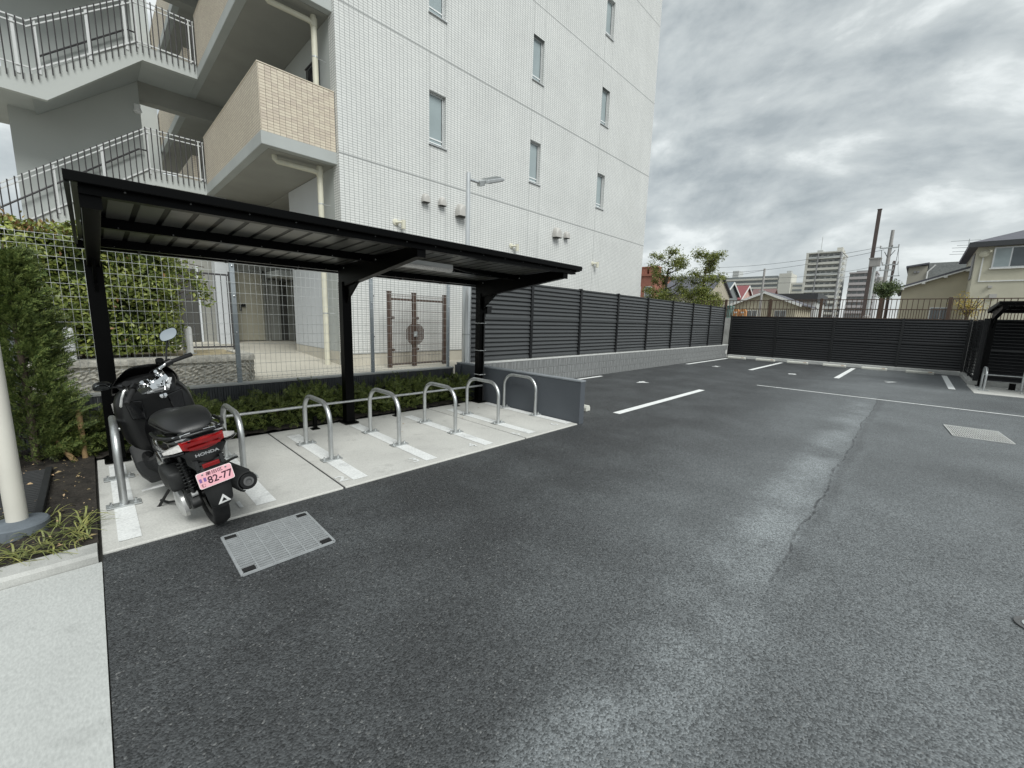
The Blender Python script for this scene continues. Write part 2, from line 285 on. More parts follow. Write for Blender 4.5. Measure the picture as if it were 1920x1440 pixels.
    mat('wall_beige', (0.52, 0.475, 0.36), 0.8, var=0.05, vs_=1.5); mat('wall_cream', (0.54, 0.515, 0.41), 0.8, var=0.05, vs_=1.5); mat('wall_tan', (0.42, 0.38, 0.30), 0.8, var=0.06)
    mat('wall_taupe', (0.38, 0.36, 0.30), 0.8, var=0.05)
    mat('apt_grey', (0.48, 0.49, 0.48), 0.8, var=0.05, vs_=0.2); mat('apt_light', (0.56, 0.55, 0.50), 0.8, var=0.05, vs_=0.2); mat('apt_dark', (0.29, 0.29, 0.295), 0.8, var=0.05, vs_=0.2); mat('apt_mauve', (0.45, 0.42, 0.42), 0.8, var=0.05, vs_=0.2)
    mat('window_far', (0.19, 0.205, 0.21), 0.2); mat('trim_white', (0.72, 0.72, 0.70), 0.6)
    mat('pole_rust', (0.085, 0.065, 0.06), 0.7, var=0.15); mat('pole_concrete', (0.33, 0.32, 0.31), 0.8, var=0.1); mat('cable', (0.03, 0.03, 0.032), 0.6)
    mat('orange', (0.60, 0.28, 0.10), 0.5, var=0.06); mat('teal', (0.14, 0.24, 0.22), 0.5); mat('blue_tarp', (0.07, 0.17, 0.30), 0.5)
make_materials()

# ------------------------------------------------------------------ mesh helpers
class MB:
    def __init__(s): s.v = []; s.f = []
    def add(s, vs, fs):
        b = len(s.v); s.v += [tuple(p) for p in vs]; s.f += [tuple(i+b for i in f) for f in fs]; return s
    def box(s, x0, x1, y0, y1, z0, z1):
        x0, x1 = min(x0, x1), max(x0, x1); y0, y1 = min(y0, y1), max(y0, y1); z0, z1 = min(z0, z1), max(z0, z1)
        return s.add([(x0, y0, z0), (x1, y0, z0), (x1, y1, z0), (x0, y1, z0), (x0, y0, z1), (x1, y0, z1), (x1, y1, z1), (x0, y1, z1)],
                     [(0, 3, 2, 1), (4, 5, 6, 7), (0, 1, 5, 4), (1, 2, 6, 5), (2, 3, 7, 6), (3, 0, 4, 7)])
    def bar(s, a, b, w, h, upv=(0, 0, 1)):
        a = Vector(a); b = Vector(b); d = (b-a).normalized(); u = Vector(upv); r = d.cross(u)
        if r.length < 1e-5: r = d.cross(Vector((1, 0, 0)))
        r.normalize(); u = r.cross(d); vs = []
        for q in (a, b):
            for i, j in ((-1, -1), (1, -1), (1, 1), (-1, 1)): vs.append(q+r*(i*w/2)+u*(j*h/2))
        return s.add(vs, [(0, 3, 2, 1), (4, 5, 6, 7), (0, 1, 5, 4), (1, 2, 6, 5), (2, 3, 7, 6), (3, 0, 4, 7)])
    def tube(s, pts, r, n=10, cap=True):
        pts = [Vector(p) for p in pts]; m = len(pts); rs = r if isinstance(r, (list, tuple)) else [r]*m
        tan = [(pts[min(i+1, m-1)]-pts[max(i-1, 0)]).normalized() for i in range(m)]
        ref = Vector((0, 0, 1)) if abs(tan[0].z) < 0.9 else Vector((1, 0, 0)); u = tan[0].cross(ref).normalized(); vs = []
        for i in range(m):
            u = (u-tan[i]*u.dot(tan[i])).normalized(); w = tan[i].cross(u)
            for k in range(n):
                a = 2*math.pi*k/n; vs.append(pts[i]+(u*math.cos(a)+w*math.sin(a))*rs[i])
        fs = [(i*n+k, i*n+(k+1) % n, (i+1)*n+(k+1) % n, (i+1)*n+k) for i in range(m-1) for k in range(n)]
        if cap: fs += [tuple(range(n-1, -1, -1)), tuple(range((m-1)*n, m*n))]
        return s.add(vs, fs)
    def lathe(s, prof, o, ax, n=24, closed=False):
        o = Vector(o); ax = Vector(ax).normalized(); ref = Vector((0, 0, 1)) if abs(ax.z) < 0.9 else Vector((1, 0, 0)); u = ax.cross(ref).normalized(); w = ax.cross(u); vs = []
        for (r, h) in prof:
            for k in range(n):
                a = 2*math.pi*k/n; vs.append(o+ax*h+(u*math.cos(a)+w*math.sin(a))*r)
        m = len(prof); fs = [(i*n+k, i*n+(k+1) % n, ((i+1) % m)*n+(k+1) % n, ((i+1) % m)*n+k) for i in range(m if closed else m-1) for k in range(n)]
        if not closed: fs += [tuple(range(n-1, -1, -1)), tuple(range((m-1)*n, m*n))]
        return s.add(vs, fs)
    def loft(s, rings, cap=True):
        n = len(rings[0]); m = len(rings); vs = [p for r in rings for p in r]
        fs = [(i*n+k, i*n+(k+1) % n, (i+1)*n+(k+1) % n, (i+1)*n+k) for i in range(m-1) for k in range(n)]
        if cap: fs += [tuple(range(n-1, -1, -1)), tuple(range((m-1)*n, m*n))]
        return s.add(vs, fs)
    def prism(s, poly, axis, a, b):
        def P(p, t): return (t, p[0], p[1]) if axis == 0 else ((p[0], t, p[1]) if axis == 1 else (p[0], p[1], t))
        n = len(poly); vs = [P(p, a) for p in poly]+[P(p, b) for p in poly]
        return s.add(vs, [tuple(range(n)), tuple(range(2*n-1, n-1, -1))]+[(i, i+n, (i+1) % n+n, (i+1) % n) for i in range(n)])
    def quad(s, a, b, c, d): return s.add([a, b, c, d], [(0, 1, 2, 3)])
    def xf(s, M, start=0):
        for i in range(start, len(s.v)): s.v[i] = tuple(M @ Vector(s.v[i]))
        return s
    def mesh(s, name):
        me = bpy.data.meshes.new(name); me.from_pydata(s.v, [], s.f); return me

WLOC = {}
def obj(name, mb, m, parent=None, smooth=None, bevel=0.0, local=False, segs=2, fixn=True):
    me = mb if isinstance(mb, bpy.types.Mesh) else mb.mesh(name)
    o = bpy.data.objects.new(name, me); COL.objects.link(o)
    if parent is not None:
        o.parent = parent; off = WLOC.get(parent.name, Vector())
        if not local and off.length > 0 and not isinstance(mb, bpy.types.Mesh):
            for v in me.vertices: v.co -= off
        WLOC[o.name] = off if not local else Vector()
    if fixn and not isinstance(mb, bpy.types.Mesh) and len(me.polygons) < 60000:
        import bmesh
        bm = bmesh.new(); bm.from_mesh(me); bmesh.ops.recalc_face_normals(bm, faces=bm.faces); bm.to_mesh(me); bm.free()
    if m is not None and not me.materials: me.materials.append(MATS[m])
    if smooth is not None:
        me.polygons.foreach_set('use_smooth', [True]*len(me.polygons)); me.set_sharp_from_angle(angle=rad(smooth))
    if bevel:
        b = o.modifiers.new('bevel', 'BEVEL'); b.width = bevel; b.segments = segs; b.limit_method = 'ANGLE'; b.angle_limit = rad(35)
    return o
def share(name, src, loc, parent, rotz=0.0, m=None):
    o = bpy.data.objects.new(name, src); COL.objects.link(o); o.parent = parent; o.location = Vector(loc)-WLOC.get(parent.name, Vector()) if parent else loc
    o.rotation_euler = (0, 0, rotz)
    if m: o.material_slots[0].link = 'OBJECT'; o.material_slots[0].material = MATS[m]
    return o
def tag(o, label, cat, group=None):
    o['label'] = label; o['category'] = cat
    if group: o['group'] = group
    return o
def thing(name, label, cat, loc=(0, 0, 0), rotz=0.0, group=None):
    o = bpy.data.objects.new(name, None); COL.objects.link(o); o.location = loc; o.rotation_euler = (0, 0, rotz); o.empty_display_size = 0.2
    WLOC[o.name] = Vector(loc); return tag(o, label, cat, group)
def struct(o): o['kind'] = 'structure'; return o
def stuff(o): o['kind'] = 'stuff'; return o
def text_mesh(s, size, extrude=0.0, bold=0.0):
    cu = bpy.data.curves.new('text', 'FONT'); cu.body = s; cu.size = size; cu.extrude = extrude; cu.offset = bold; cu.align_x = 'CENTER'; cu.align_y = 'CENTER'; cu.resolution_u = 3
    o = bpy.data.objects.new('text', cu); COL.objects.link(o); dg = bpy.context.evaluated_depsgraph_get(); dg.update()
    me = bpy.data.meshes.new_from_object(o.evaluated_get(dg)); bpy.data.objects.remove(o); bpy.data.curves.remove(cu); me.materials.clear(); return me

def leaves(name, C, D, Nn, Ln, Wd, m, parent=None, fold=0.25):
    """C centres, D directions (leaf axis), Nn approx normals, arrays (n,3); Ln, Wd lengths (n,)"""
    n = len(C); D = D/np.linalg.norm(D, axis=1, keepdims=True); R = np.cross(D, Nn); R /= np.linalg.norm(R, axis=1, keepdims=True)+1e-9; U = np.cross(R, D)
    L = Ln[:, None]; W = Wd[:, None]; V = np.empty((n, 4, 3))
    V[:, 0] = C-D*L*0.5; V[:, 2] = C+D*L*0.5; V[:, 1] = C+R*W*0.5-D*L*0.05+U*W*fold; V[:, 3] = C-R*W*0.5-D*L*0.05+U*W*fold
    me = bpy.data.meshes.new(name); me.vertices.add(n*4); me.vertices.foreach_set('co', V.astype(np.float32).ravel())
    idx = (np.arange(n)[:, None]*4+np.array([[0, 1, 2, 0, 2, 3]])).astype(np.int32).ravel()
    me.loops.add(n*6); me.loops.foreach_set('vertex_index', idx); me.polygons.add(n*2)
    me.polygons.foreach_set('loop_start', np.arange(0, n*6, 3, dtype=np.int32)); me.polygons.foreach_set('loop_total', np.full(n*2, 3, dtype=np.int32))
    a = me.attributes.new('rnd', 'FLOAT', 'POINT'); a.data.foreach_set('value', np.repeat(rng.random(n), 4).astype(np.float32))
    me.update(); me.validate()
    o = bpy.data.objects.new(name, me); COL.objects.link(o); me.materials.append(MATS[m])
    if parent is not None:
        off = WLOC.get(parent.name, Vector())
        if off.length: me.transform(Matrix.Translation(-off))
        o.parent = parent
    return o
def unit(n):
    v = rng.normal(size=(n, 3)); return v/np.linalg.norm(v, axis=1, keepdims=True)

# ================================================================== the setting: ground
def sheet(name, x0, x1, y0, y1, z, m, n=1):
    mb = MB(); mb.quad((x0, y0, z), (x1, y0, z), (x1, y1, z), (x0, y1, z)); return struct(obj(name, mb, m, fixn=False))
def build_ground():
    sheet('ground', -900, 1800, -1200, 1500, -0.06, 'far_ground')
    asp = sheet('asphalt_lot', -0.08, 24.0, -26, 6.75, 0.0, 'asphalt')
    sheet('concrete_apron', -9, -0.085, -26, 3.50, 0.002, 'concrete_apron')
    k = MB(); k.prism([(3.505, 0.0), (3.505, 0.045), (3.53, 0.062), (3.68, 0.062), (3.69, 0.0)], 0, -9, -0.10); struct(obj('kerb', k, 'concrete_kerb'))
    # planting bed left of and behind the pad, uneven
    nx, ny = 90, 30
    def bed(x0, x1, y0, y1, nx, ny):
        mb = MB(); vs = [(x0+(x1-x0)*i/nx, y0+(y1-y0)*j/ny, 0.025+random.uniform(0, 0.028)) for j in range(ny+1) for i in range(nx+1)]
        mb.add(vs, [(j*(nx+1)+i, j*(nx+1)+i+1, (j+1)*(nx+1)+i+1, (j+1)*(nx+1)+i) for j in range(ny) for i in range(nx)]); return mb
    b = bed(-2.2, -0.095, 3.69, 6.68, 60, 80); struct(obj('soil_bed', b, 'soil', smooth=60, fixn=False))
    b = bed(-0.085, 5.16, 5.94, 6.68, 130, 20); struct(obj('soil_bed', b, 'soil', smooth=60, fixn=False))
    # painted lines and numbers on the asphalt
    def line(x0, x1, y0, y1):
        mb = MB(); mb.quad((x0, y0, 0.004), (x1, y0, 0.004), (x1, y1, 0.004), (x0, y1, 0.004)); obj('painted_line', mb, 'paint_white', asp, fixn=False)
    line(6.38, 10.45, 3.55, 3.69); line(5.75, 10.5, 6.46, 6.58); line(16.7, 21.6, 6.40, 6.54)
    line(16.8, 21.7, 4.14, 4.28); line(16.85, 21.8, 1.63, 1.77); line(16.85, 21.8, -0.96, -0.82); line(12.61, 12.68, -9.0, 2.96)
    def number(s, x, y, rz, size, parent, z=0.004, m='paint_number'):
        me = text_mesh(s, size, bold=size*0.02); me.materials.append(MATS[m])
        o = bpy.data.objects.new('painted_number', me); COL.objects.link(o); o.parent = parent; o.location = (x, y, z); o.rotation_euler = (0, 0, rz)
        WLOC[o.name] = Vector()
        return o
    number('4', 10.4, 5.15, rad(90), 0.55, asp); number('5', 16.9, 5.42, rad(-90), 0.55, asp); number('6', 16.8, 2.9, rad(-90), 0.55, asp); number('7', 17.2, 0.42, rad(-90), 0.62, asp)
    # motorcycle pad: three slabs with dark joints, strips and numbers
    pad = bpy.data.objects.new('parking_pad', None); COL.objects.link(pad); pad['kind'] = 'structure'
    for x0, x1 in ((-0.08, 1.506), (1.524, 3.987), (4.005, 5.185)):
        mb = MB(); mb.box(x0, x1, 3.60, 5.93, -0.05, 0.016); obj('slab', mb, 'concrete_pad', pad, bevel=0.008)
    for x in (1.515, 3.996):
        mb = MB(); mb.box(x-0.0105, x+0.0105, 3.61, 5.92, -0.05, 0.008); obj('expansion_joint', mb, 'joint_dark', pad)
    for i, x in enumerate(RACKX):
        w = 0.075 if i else 0.06
        mb = MB(); mb.quad((x-w, 3.70, 0.020), (x+w, 3.70, 0.020), (x+w, 5.63, 0.020), (x-w, 5.63, 0.020)); obj('painted_strip', mb, 'paint_white', pad, fixn=False)
    for s, x in zip('123456', (0.73, 1.57, 2.39, 3.22, 4.02, 4.86)): number(s, x, 3.80, 0, 0.20, pad, 0.021)
    # pad of the second shelter, far right
    pad2 = bpy.data.objects.new('parking_pad', None); COL.objects.link(pad2); pad2['kind'] = 'structure'
    for y0, y1 in ((-3.85, -1.27), (-6.6, -3.87)):
        mb = MB(); mb.box(16.35, 18.72, y0, y1, -0.05, 0.016); obj('slab', mb, 'concrete_pad', pad2, bevel=0.008)
    k = MB(); k.box(22.32, 22.66, -1.55, 6.68, 0, 0.14); struct(obj('kerb', k, 'coping', bevel=0.012))
    k = MB()
    for i in range(6): k.box(18.74+i*0.597, 18.74+i*0.597+0.592, -1.60, -1.29, 0, 0.14)
    struct(obj('kerb', k, 'concrete_kerb', bevel=0.012))
    k = MB(); k.box(18.74, 18.98, -6.6, -1.62, 0, 0.16); struct(obj('kerb', k, 'concrete_kerb', bevel=0.012))
    # forecourt behind the retaining wall, rising towards the building
    mb = MB(); mb.quad((-9, 6.86, 0.42), (3.84, 6.86, 0.42), (3.84, 8.82, 0.46), (-9, 8.82, 0.46)); mb.quad((-9, 8.82, 0.46), (3.84, 8.82, 0.46), (6.5, 16, 0.76), (-9, 16, 0.76)); mb.quad((3.84, 6.86, 0.42), (17, 6.86, 0.42), (17, 8.82, 0.46), (3.84, 8.82, 0.46))
    mb.quad((-9, 16, 0.76), (6.5, 16, 0.76), (6.5, 40, 0.9), (-9, 40, 0.9))
    struct(obj('forecourt', mb, 'forecourt', fixn=False))
RACKX = [0.06, 0.90, 1.72, 2.55, 3.42, 4.24, 5.10]
build_ground()

# ================================================================== walls
def block_mesh(L, D, H, name): return MB().box(0, L, 0, D, 0, H).mesh(name)
def build_walls():
    # long block wall under the grey louvre fence
    w = thing('block_wall', 'long grey concrete block wall under the grey louvred fence', 'wall', (5.42, 6.7, 0))
    mb = MB(); mb.box(5.43, 22.30, 6.712, 6.84, 0, 0.605); obj('core', mb, 'mortar', w)
    mb = MB(); mb.box(5.42, 22.31, 6.695, 6.86, 0.607, 0.645); obj('coping', mb, 'coping', w, bevel=0.004)
    me = block_mesh(0.389, 0.03, 0.189, 'block'); me.materials.append(MATS['block'])
    for r in range(3):
        for c in range(42):
            if r == 2 and False: continue
            x = 5.43+c*0.4+(0.2 if r % 2 else 0)
            if x+0.391 > 22.3: continue
            share('block', me, (x, 6.70+random.uniform(-0.001, 0.001), 0.006+r*0.2), w)
    # low ribbed wall under the wire mesh fence
    w = thing('ribbed_wall', 'low charcoal ribbed block wall with pale top behind the low hedge', 'wall', (-2.4, 6.7, 0))
    mb = MB(); mb.box(-2.4, 5.16, 6.722, 6.85, 0, 0.565); obj('core', mb, 'mortar', w)
    mb = MB(); mb.box(-2.4, 5.16, 6.70, 6.86, 0.567, 0.595); obj('coping', mb, 'coping', w, bevel=0.004)
    rb = MB(); rb.box(0, 0.392, 0.012, 0.03, 0, 0.184)
    for i in range(13): rb.box(0.002+i*0.030, 0.002+i*0.030+0.020, 0.0, 0.0125, 0.0, 0.184)
    rme = rb.mesh('block'); rme.materials.append(MATS['rib_block'])
    for r in range(3):
        for c in range(19):
            x = -2.4+c*0.397+(0.198 if r % 2 else 0)
            if x+0.392 > 5.16: continue
            share('block', rme, (x, 6.703, 0.006+r*0.188), w)
    # painted partition at the end of the pad
    p = thing('partition_wall', 'dark blue grey painted low partition wall at the end of the pad', 'wall', (5.2, 3.58, 0))
    mb = MB(); mb.box(5.195, 5.315, 3.58, 6.66, 0, 0.665); obj('wall', mb, 'partition_paint', p, bevel=0.006)
    mb = MB(); mb.box(5.19, 5.32, 3.575, 6.66, 0.667, 0.690); obj('cap', mb, 'partition_cap', p, bevel=0.004)
    mb = MB(); mb.box(5.165, 5.195, 6.50, 6.68, 0, 0.64); obj('pilaster', mb, 'partition_paint', p)
build_walls()

# ================================================================== fences
SLAT = {}
def slat_mesh(L, pitch, m):
    k = (round(L, 3), pitch, m)
    if k not in SLAT:
        h = pitch*1.0
        mb = MB(); mb.prism([(-0.030, 0.0), (-0.030, 0.012), (0.012, h*0.93), (0.012, h+0.010), (0.018, h+0.010), (0.018, h*0.92), (-0.020, 0.004), (-0.020, 0.0)], 0, 0, L)
        me = mb.mesh('slat'); me.materials.append(MATS[m]); SLAT[k] = me
    return SLAT[k]
def louvre_fence(name, label, a, b, posts, z0, z1, rotz, m, pm, n=17, split=9):
    """posts are distances from a along the direction rotz; slats between each pair, each its own piece"""
    w = thing(name, label, 'fence', (a[0], a[1], 0), rotz)
    H = z1-z0
    for s in posts:
        mb = MB(); mb.box(s-0.032, s+0.032, -0.045, 0.045, z0-0.03, z1+0.025); mb.box(s-0.040, s+0.040, -0.055, -0.046, z0+0.0, z1+0.01); obj('post', mb, pm, w, local=True)
    pitch = (H-0.06)/(n+0.55)
    for s0, s1 in zip(posts[:-1], posts[1:]):
        L = s1-s0-0.075; me = slat_mesh(L, round(pitch, 4), m)
        for i in range(n):
            z = z0+0.03+i*pitch+(pitch*0.5 if i >= split else 0)
            o = bpy.data.objects.new('slat', me); COL.objects.link(o); o.parent = w; o.location = (s0+0.0375, 0, z)
        zb = z0+0.03+split*pitch
        for yy, za, zc in ((-0.034, zb, zb+pitch*0.5), (-0.02, z1-0.03, z1), (-0.03, z0+0.005, z0+0.03)): mb = MB(); mb.box(s0+0.036, s1-0.036, yy, 0.02, za, zc); obj('frame_rail', mb, m, w, local=True)
    return w
louvre_fence('louvre_fence', 'long dark grey horizontal louvre fence standing on the block wall', (5.5, 6.77), None, [0, 2.03, 4.05, 6.04, 8.02, 10.04, 12.03, 14.0, 15.95], 0.655, 2.44, 0, 'slat_grey', 'post_dark')
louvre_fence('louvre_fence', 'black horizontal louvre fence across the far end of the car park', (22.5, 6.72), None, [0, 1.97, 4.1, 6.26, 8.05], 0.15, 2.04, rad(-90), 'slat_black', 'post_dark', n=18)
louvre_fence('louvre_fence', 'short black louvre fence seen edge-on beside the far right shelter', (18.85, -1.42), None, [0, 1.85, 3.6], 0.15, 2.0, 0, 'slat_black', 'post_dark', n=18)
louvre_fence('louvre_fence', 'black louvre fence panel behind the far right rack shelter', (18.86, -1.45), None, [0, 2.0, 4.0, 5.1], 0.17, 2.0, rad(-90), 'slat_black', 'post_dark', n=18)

def mesh_fence():
    w = thing('mesh_fence', 'galvanised welded wire mesh fence on the low ribbed wall', 'fence', (-2.6, 6.78, 0.595))
    PX = [-2.59, -0.59, 1.42, 3.43, 5.06]; Y = 6.78; z0, z1 = 0.60, 2.36
    for x in PX:
        mb = MB(); mb.box(x-0.028, x+0.028, Y-0.02, Y+0.02, z0-0.01, z1+0.02)
        p = obj('post', mb, 'mesh_post', w, bevel=0.004)
        for z in (0.8, 1.3, 1.8, 2.2): mb = MB(); mb.lathe([(0.011, 0), (0.011, 0.012), (0.004, 0.016)], (x, Y-0.022, z), (0, -1, 0), 8); obj('bolt', mb, 'galv_bright', p)
    for a, b in zip(PX[:-1], PX[1:]):
        mb = MB(); n = int((b-a)/0.0655)
        for i in range(1, n):
            x = a+(b-a)*i/n; pts = [(x, Y-0.03, z0+0.02), (x, Y-0.06, z0+0.07), (x, Y-0.03, z0+0.13), (x, Y-0.03, z1-0.13), (x, Y-0.06, z1-0.06), (x, Y-0.03, z1)]
            mb.tube(pts, 0.0016, 4, False)
        zs = [z0+0.03, z0+0.07, z0+0.12]+list(np.arange(z0+0.26, z1-0.2, 0.14))+[z1-0.13, z1-0.065, z1-0.01]
        for z in zs:
            yy = Y-0.064 if abs(z-(z0+0.07)) < 0.01 or abs(z-(z1-0.065)) < 0.01 else Y-0.034
            mb.tube([(a+0.0, yy, z), (b-0.0, yy, z)], 0.0021, 4, False)
        obj('mesh_panel', mb, 'mesh_wire', w, fixn=False)
mesh_fence()

# ================================================================== rack shelter
def shelter(label, loc, rotz, posts, x0, x1, back_bar=True):
    w = thing('rack_shelter', label, 'shelter', loc, rotz)
    YF, YB, ZF, ZB = 0.0, 2.28, 2.388, 2.280           # roof front and back edge (top skin)
    def zt(y): return ZF+(ZB-ZF)*(y-YF)/(YB-YF)
    for x in posts:
        mb = MB(); W = 0.062
        mb.box(x-W, x+W, 1.90, 2.03, 0.0, 2.02); p = obj('post', mb, 'black_steel', w, local=True, bevel=0.004)
        mb = MB(); mb.box(x-0.10, x+0.10, 1.85, 2.08, 0.014, 0.028); obj('base_plate', mb, 'black_steel', p, local=True)
        mb = MB(); mb.prism([(0.06, zt(0.06)-0.055), (2.06, zt(2.06)-0.055), (2.06, 2.0), (1.88, 1.96), (0.06, zt(0.06)-0.175)], 0, x-0.045, x+0.045)
        bm_ = obj('beam', mb, 'black_steel', w, local=True, bevel=0.004)
        mb = MB(); mb.prism([(1.50, 2.025), (1.90, 2.0), (1.90, 1.72), (1.82, 1.80)], 0, x-0.012, x+0.012); obj('gusset', mb, 'black_steel', bm_, local=True)
        mb = MB(); mb.box(x-0.052, x+0.052, 0.045, 0.060, zt(0.05)-0.185, zt(0.05)-0.06); obj('end_plate', mb, 'black_steel', bm_, local=True)
        mb = MB()
        for dx in (-0.022, 0.022): mb.lathe([(0.011, 0), (0.011, 0.008), (0.004, 0.013)], (x+dx, 0.045, zt(0)-0.085), (0, -1, 0), 8)
        for yy in (0.95, 1.85):
            for dx in (-0.05, 0.05): mb.lathe([(0.009, 0), (0.009, 0.008)], (x+dx, yy, zt(yy)-0.10), (1 if dx > 0 else -1, 0, 0), 8)
        stuff(obj('bolts', mb, 'galv_flat', bm_, local=True))
    for yy, hh, ww in ((0.04, 0.070, 0.05), (1.06, 0.08, 0.05), (2.10, 0.08, 0.05)):
        mb = MB(); z = zt(yy)-0.035; mb.box(x0+0.03, x1-0.03, yy-ww/2, yy+ww/2, z-hh, z); mb.box(x0+0.03, x1-0.03, yy+ww/2, yy+ww/2+0.03, z-hh, z-hh+0.006)
        pu = obj('purlin', mb, 'black_steel', w, local=True)
        mb = MB(); k = 0
        while x0+0.25+k*0.35 < x1-0.1:
            mb.lathe([(0.0065, 0), (0.0065, 0.005), (0.004, 0.007)], (x0+0.25+k*0.35+random.uniform(-0.01, 0.01), yy-ww/2, z-hh*(0.3 if yy < 0.1 else 0.85)), (0, -1, 0), 6); k += 1
        stuff(obj('bolts', mb, 'cast_iron', pu, local=True))
    # folded roof sheet: pans with raised ribs
    mb = MB(); x = x0; prof = []
    while x < x1-0.02:
        prof += [(x, 0.0), (x+0.137, 0.0), (x+0.145, 0.028), (x+0.167, 0.028)]; x += 0.175
    prof.append((x1, 0.0)); nP = len(prof)
    for t in (0.0, -0.004):
        vs = [(px, YF-0.02, zt(YF)-0.03+pz+t) for px, pz in prof]+[(px, YB, zt(YB)-0.03+pz+t) for px, pz in prof]
        mb.add(vs, [(i, i+1, nP+i+1, nP+i) for i in range(nP-1)])
    rs = obj('roof_sheet', mb, 'roof_under', w, local=True, fixn=False)
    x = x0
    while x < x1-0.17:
        mb = MB(); mb.prism([(YF+0.0, zt(YF)-0.031), (YB-0.01, zt(YB)-0.031), (YB-0.01, zt(YB)-0.026), (YF+0.0, zt(YF)-0.026)], 0, x+0.139, x+0.174); obj('rib', mb, 'black_steel', rs, local=True); x += 0.175  # black strip across each groove of the sheet, standing in for its shade
    mb = MB(); mb.box(x0-0.03, x1+0.03, -0.060, -0.022, ZF-0.055, ZF+0.008); obj('front_trim', mb, 'black_steel', w, local=True, bevel=0.004)
    for xe in (x0-0.03, x1+0.005):
        mb = MB(); mb.prism([(-0.02, ZF-0.065), (-0.02, ZF+0.012), (YB+0.03, ZB+0.012), (YB+0.03, ZB-0.085)], 0, xe, xe+0.025); obj('side_trim', mb, 'fascia_grey', w, local=True)
    g = MB(); g.box(x0-0.02, x1+0.02, YB+0.005, YB+0.10, ZB-0.115, ZB-0.035); gu = obj('gutter', g, 'black_steel', w, local=True, bevel=0.004)
    mb = MB(); k = 0
    while x0+0.45+k*0.8 < x1: mb.box(x0+0.45+k*0.8-0.010, x0+0.45+k*0.8+0.010, YB-0.003, YB+0.104, ZB-0.12, ZB-0.03); k += 1
    stuff(obj('gutter_brackets', mb, 'cast_iron', gu, local=True))
    return w
shelter('black steel monopitch rack shelter over the scooter and numbered bays', (0.0, 3.83, 0.016), 0, [0.075, 2.54, 5.06], -0.005, 5.30)
shelter('black rack shelter at the far right edge beyond the thin white line', (16.45, -1.42, 0.016), rad(-90), [0.10, 2.55, 5.0], 0.0, 5.1)

def shelter_extras():
    w = thing('tube_light', 'unlit white tube light hanging under the shelter roof', 'light', (3.1, 4.62, 2.16))
    mb = MB(); mb.box(2.72, 3.50, 4.58, 4.66, 2.235, 2.295); obj('housing', mb, 'white_metal', w, bevel=0.008)
    ring = lambda x, s: [(x, 4.62+s*0.058*math.cos(a), 2.235-s*0.045*max(0, math.sin(a))) for a in np.linspace(0, math.pi, 13)]
    mb = MB(); mb.loft([ring(2.715, 0.6), ring(2.74, 1), ring(3.48, 1), ring(3.505, 0.6)]); obj('diffuser', mb, 'lens_clear', w, smooth=40)
    mb = MB(); mb.tube([(3.5, 4.62, 2.27), (3.8, 4.70, 2.25), (4.4, 4.86, 2.25)], 0.012, 6); obj('cable', mb, 'black_steel', w)
    w = thing('sensor_box', 'small black sensor box clamped to the right shelter post', 'sensor', (5.13, 5.74, 1.72))
    mb = MB(); mb.box(5.125, 5.235, 5.68, 5.80, 1.68, 1.81); obj('housing', mb, 'satin_black', w, bevel=0.008)
    mb = MB(); mb.box(5.125, 5.24, 5.672, 5.68, 1.79, 1.815); mb.box(5.10, 5.126, 5.72, 5.77, 1.62, 1.86); obj('bracket', mb, 'satin_black', w)
    w = thing('electric_conduit', 'black conduit with white ties running down the right shelter post', 'conduit', (5.10, 5.70, 0.02))
    mb = MB(); mb.tube([(5.085, 5.712, 0.03), (5.085, 5.712, 1.66), (5.10, 5.73, 1.70)], 0.014, 8); obj('pipe', mb, 'satin_black', w, smooth=40)
    for z in (0.55, 1.0, 1.5):
        mb = MB(); mb.box(4.992, 5.128, 5.70, 5.865, z, z+0.008); obj('cable_tie', mb, 'white_metal', w)
    # horizontal wheel bars behind the racks
    w = thing('wheel_bar', 'thin galvanised bar along the hedge behind the racks', 'bar', (2.6, 5.72, 0))
    mb = MB(); mb.tube([(0.10, 5.70, 0.37), (5.05, 5.70, 0.35)], 0.017, 10); obj('bar', mb, 'galv', w, smooth=40)
    for x in (0.95, 2.05, 3.3, 4.5):
        mb = MB(); mb.box(x-0.022, x+0.022, 5.74, 5.79, 0.016, 0.20); mb.box(x-0.05, x+0.05, 5.72, 5.82, 0.016, 0.026); obj('foot', mb, 'black_steel', w)
    w = thing('wheel_bar', 'thin galvanised bar behind the far right racks', 'bar', (18.2, -3, 0))
    mb = MB(); mb.tube([(18.15, -6.3, 0.40), (18.15, -1.5, 0.40)], 0.02, 10); obj('bar', mb, 'galv', w, smooth=40)
    for y in (-2.1, -3.6): mb = MB(); mb.box(18.1, 18.2, y-0.06, y+0.06, 0.016, 0.20); obj('foot', mb, 'black_steel', w)
shelter_extras()

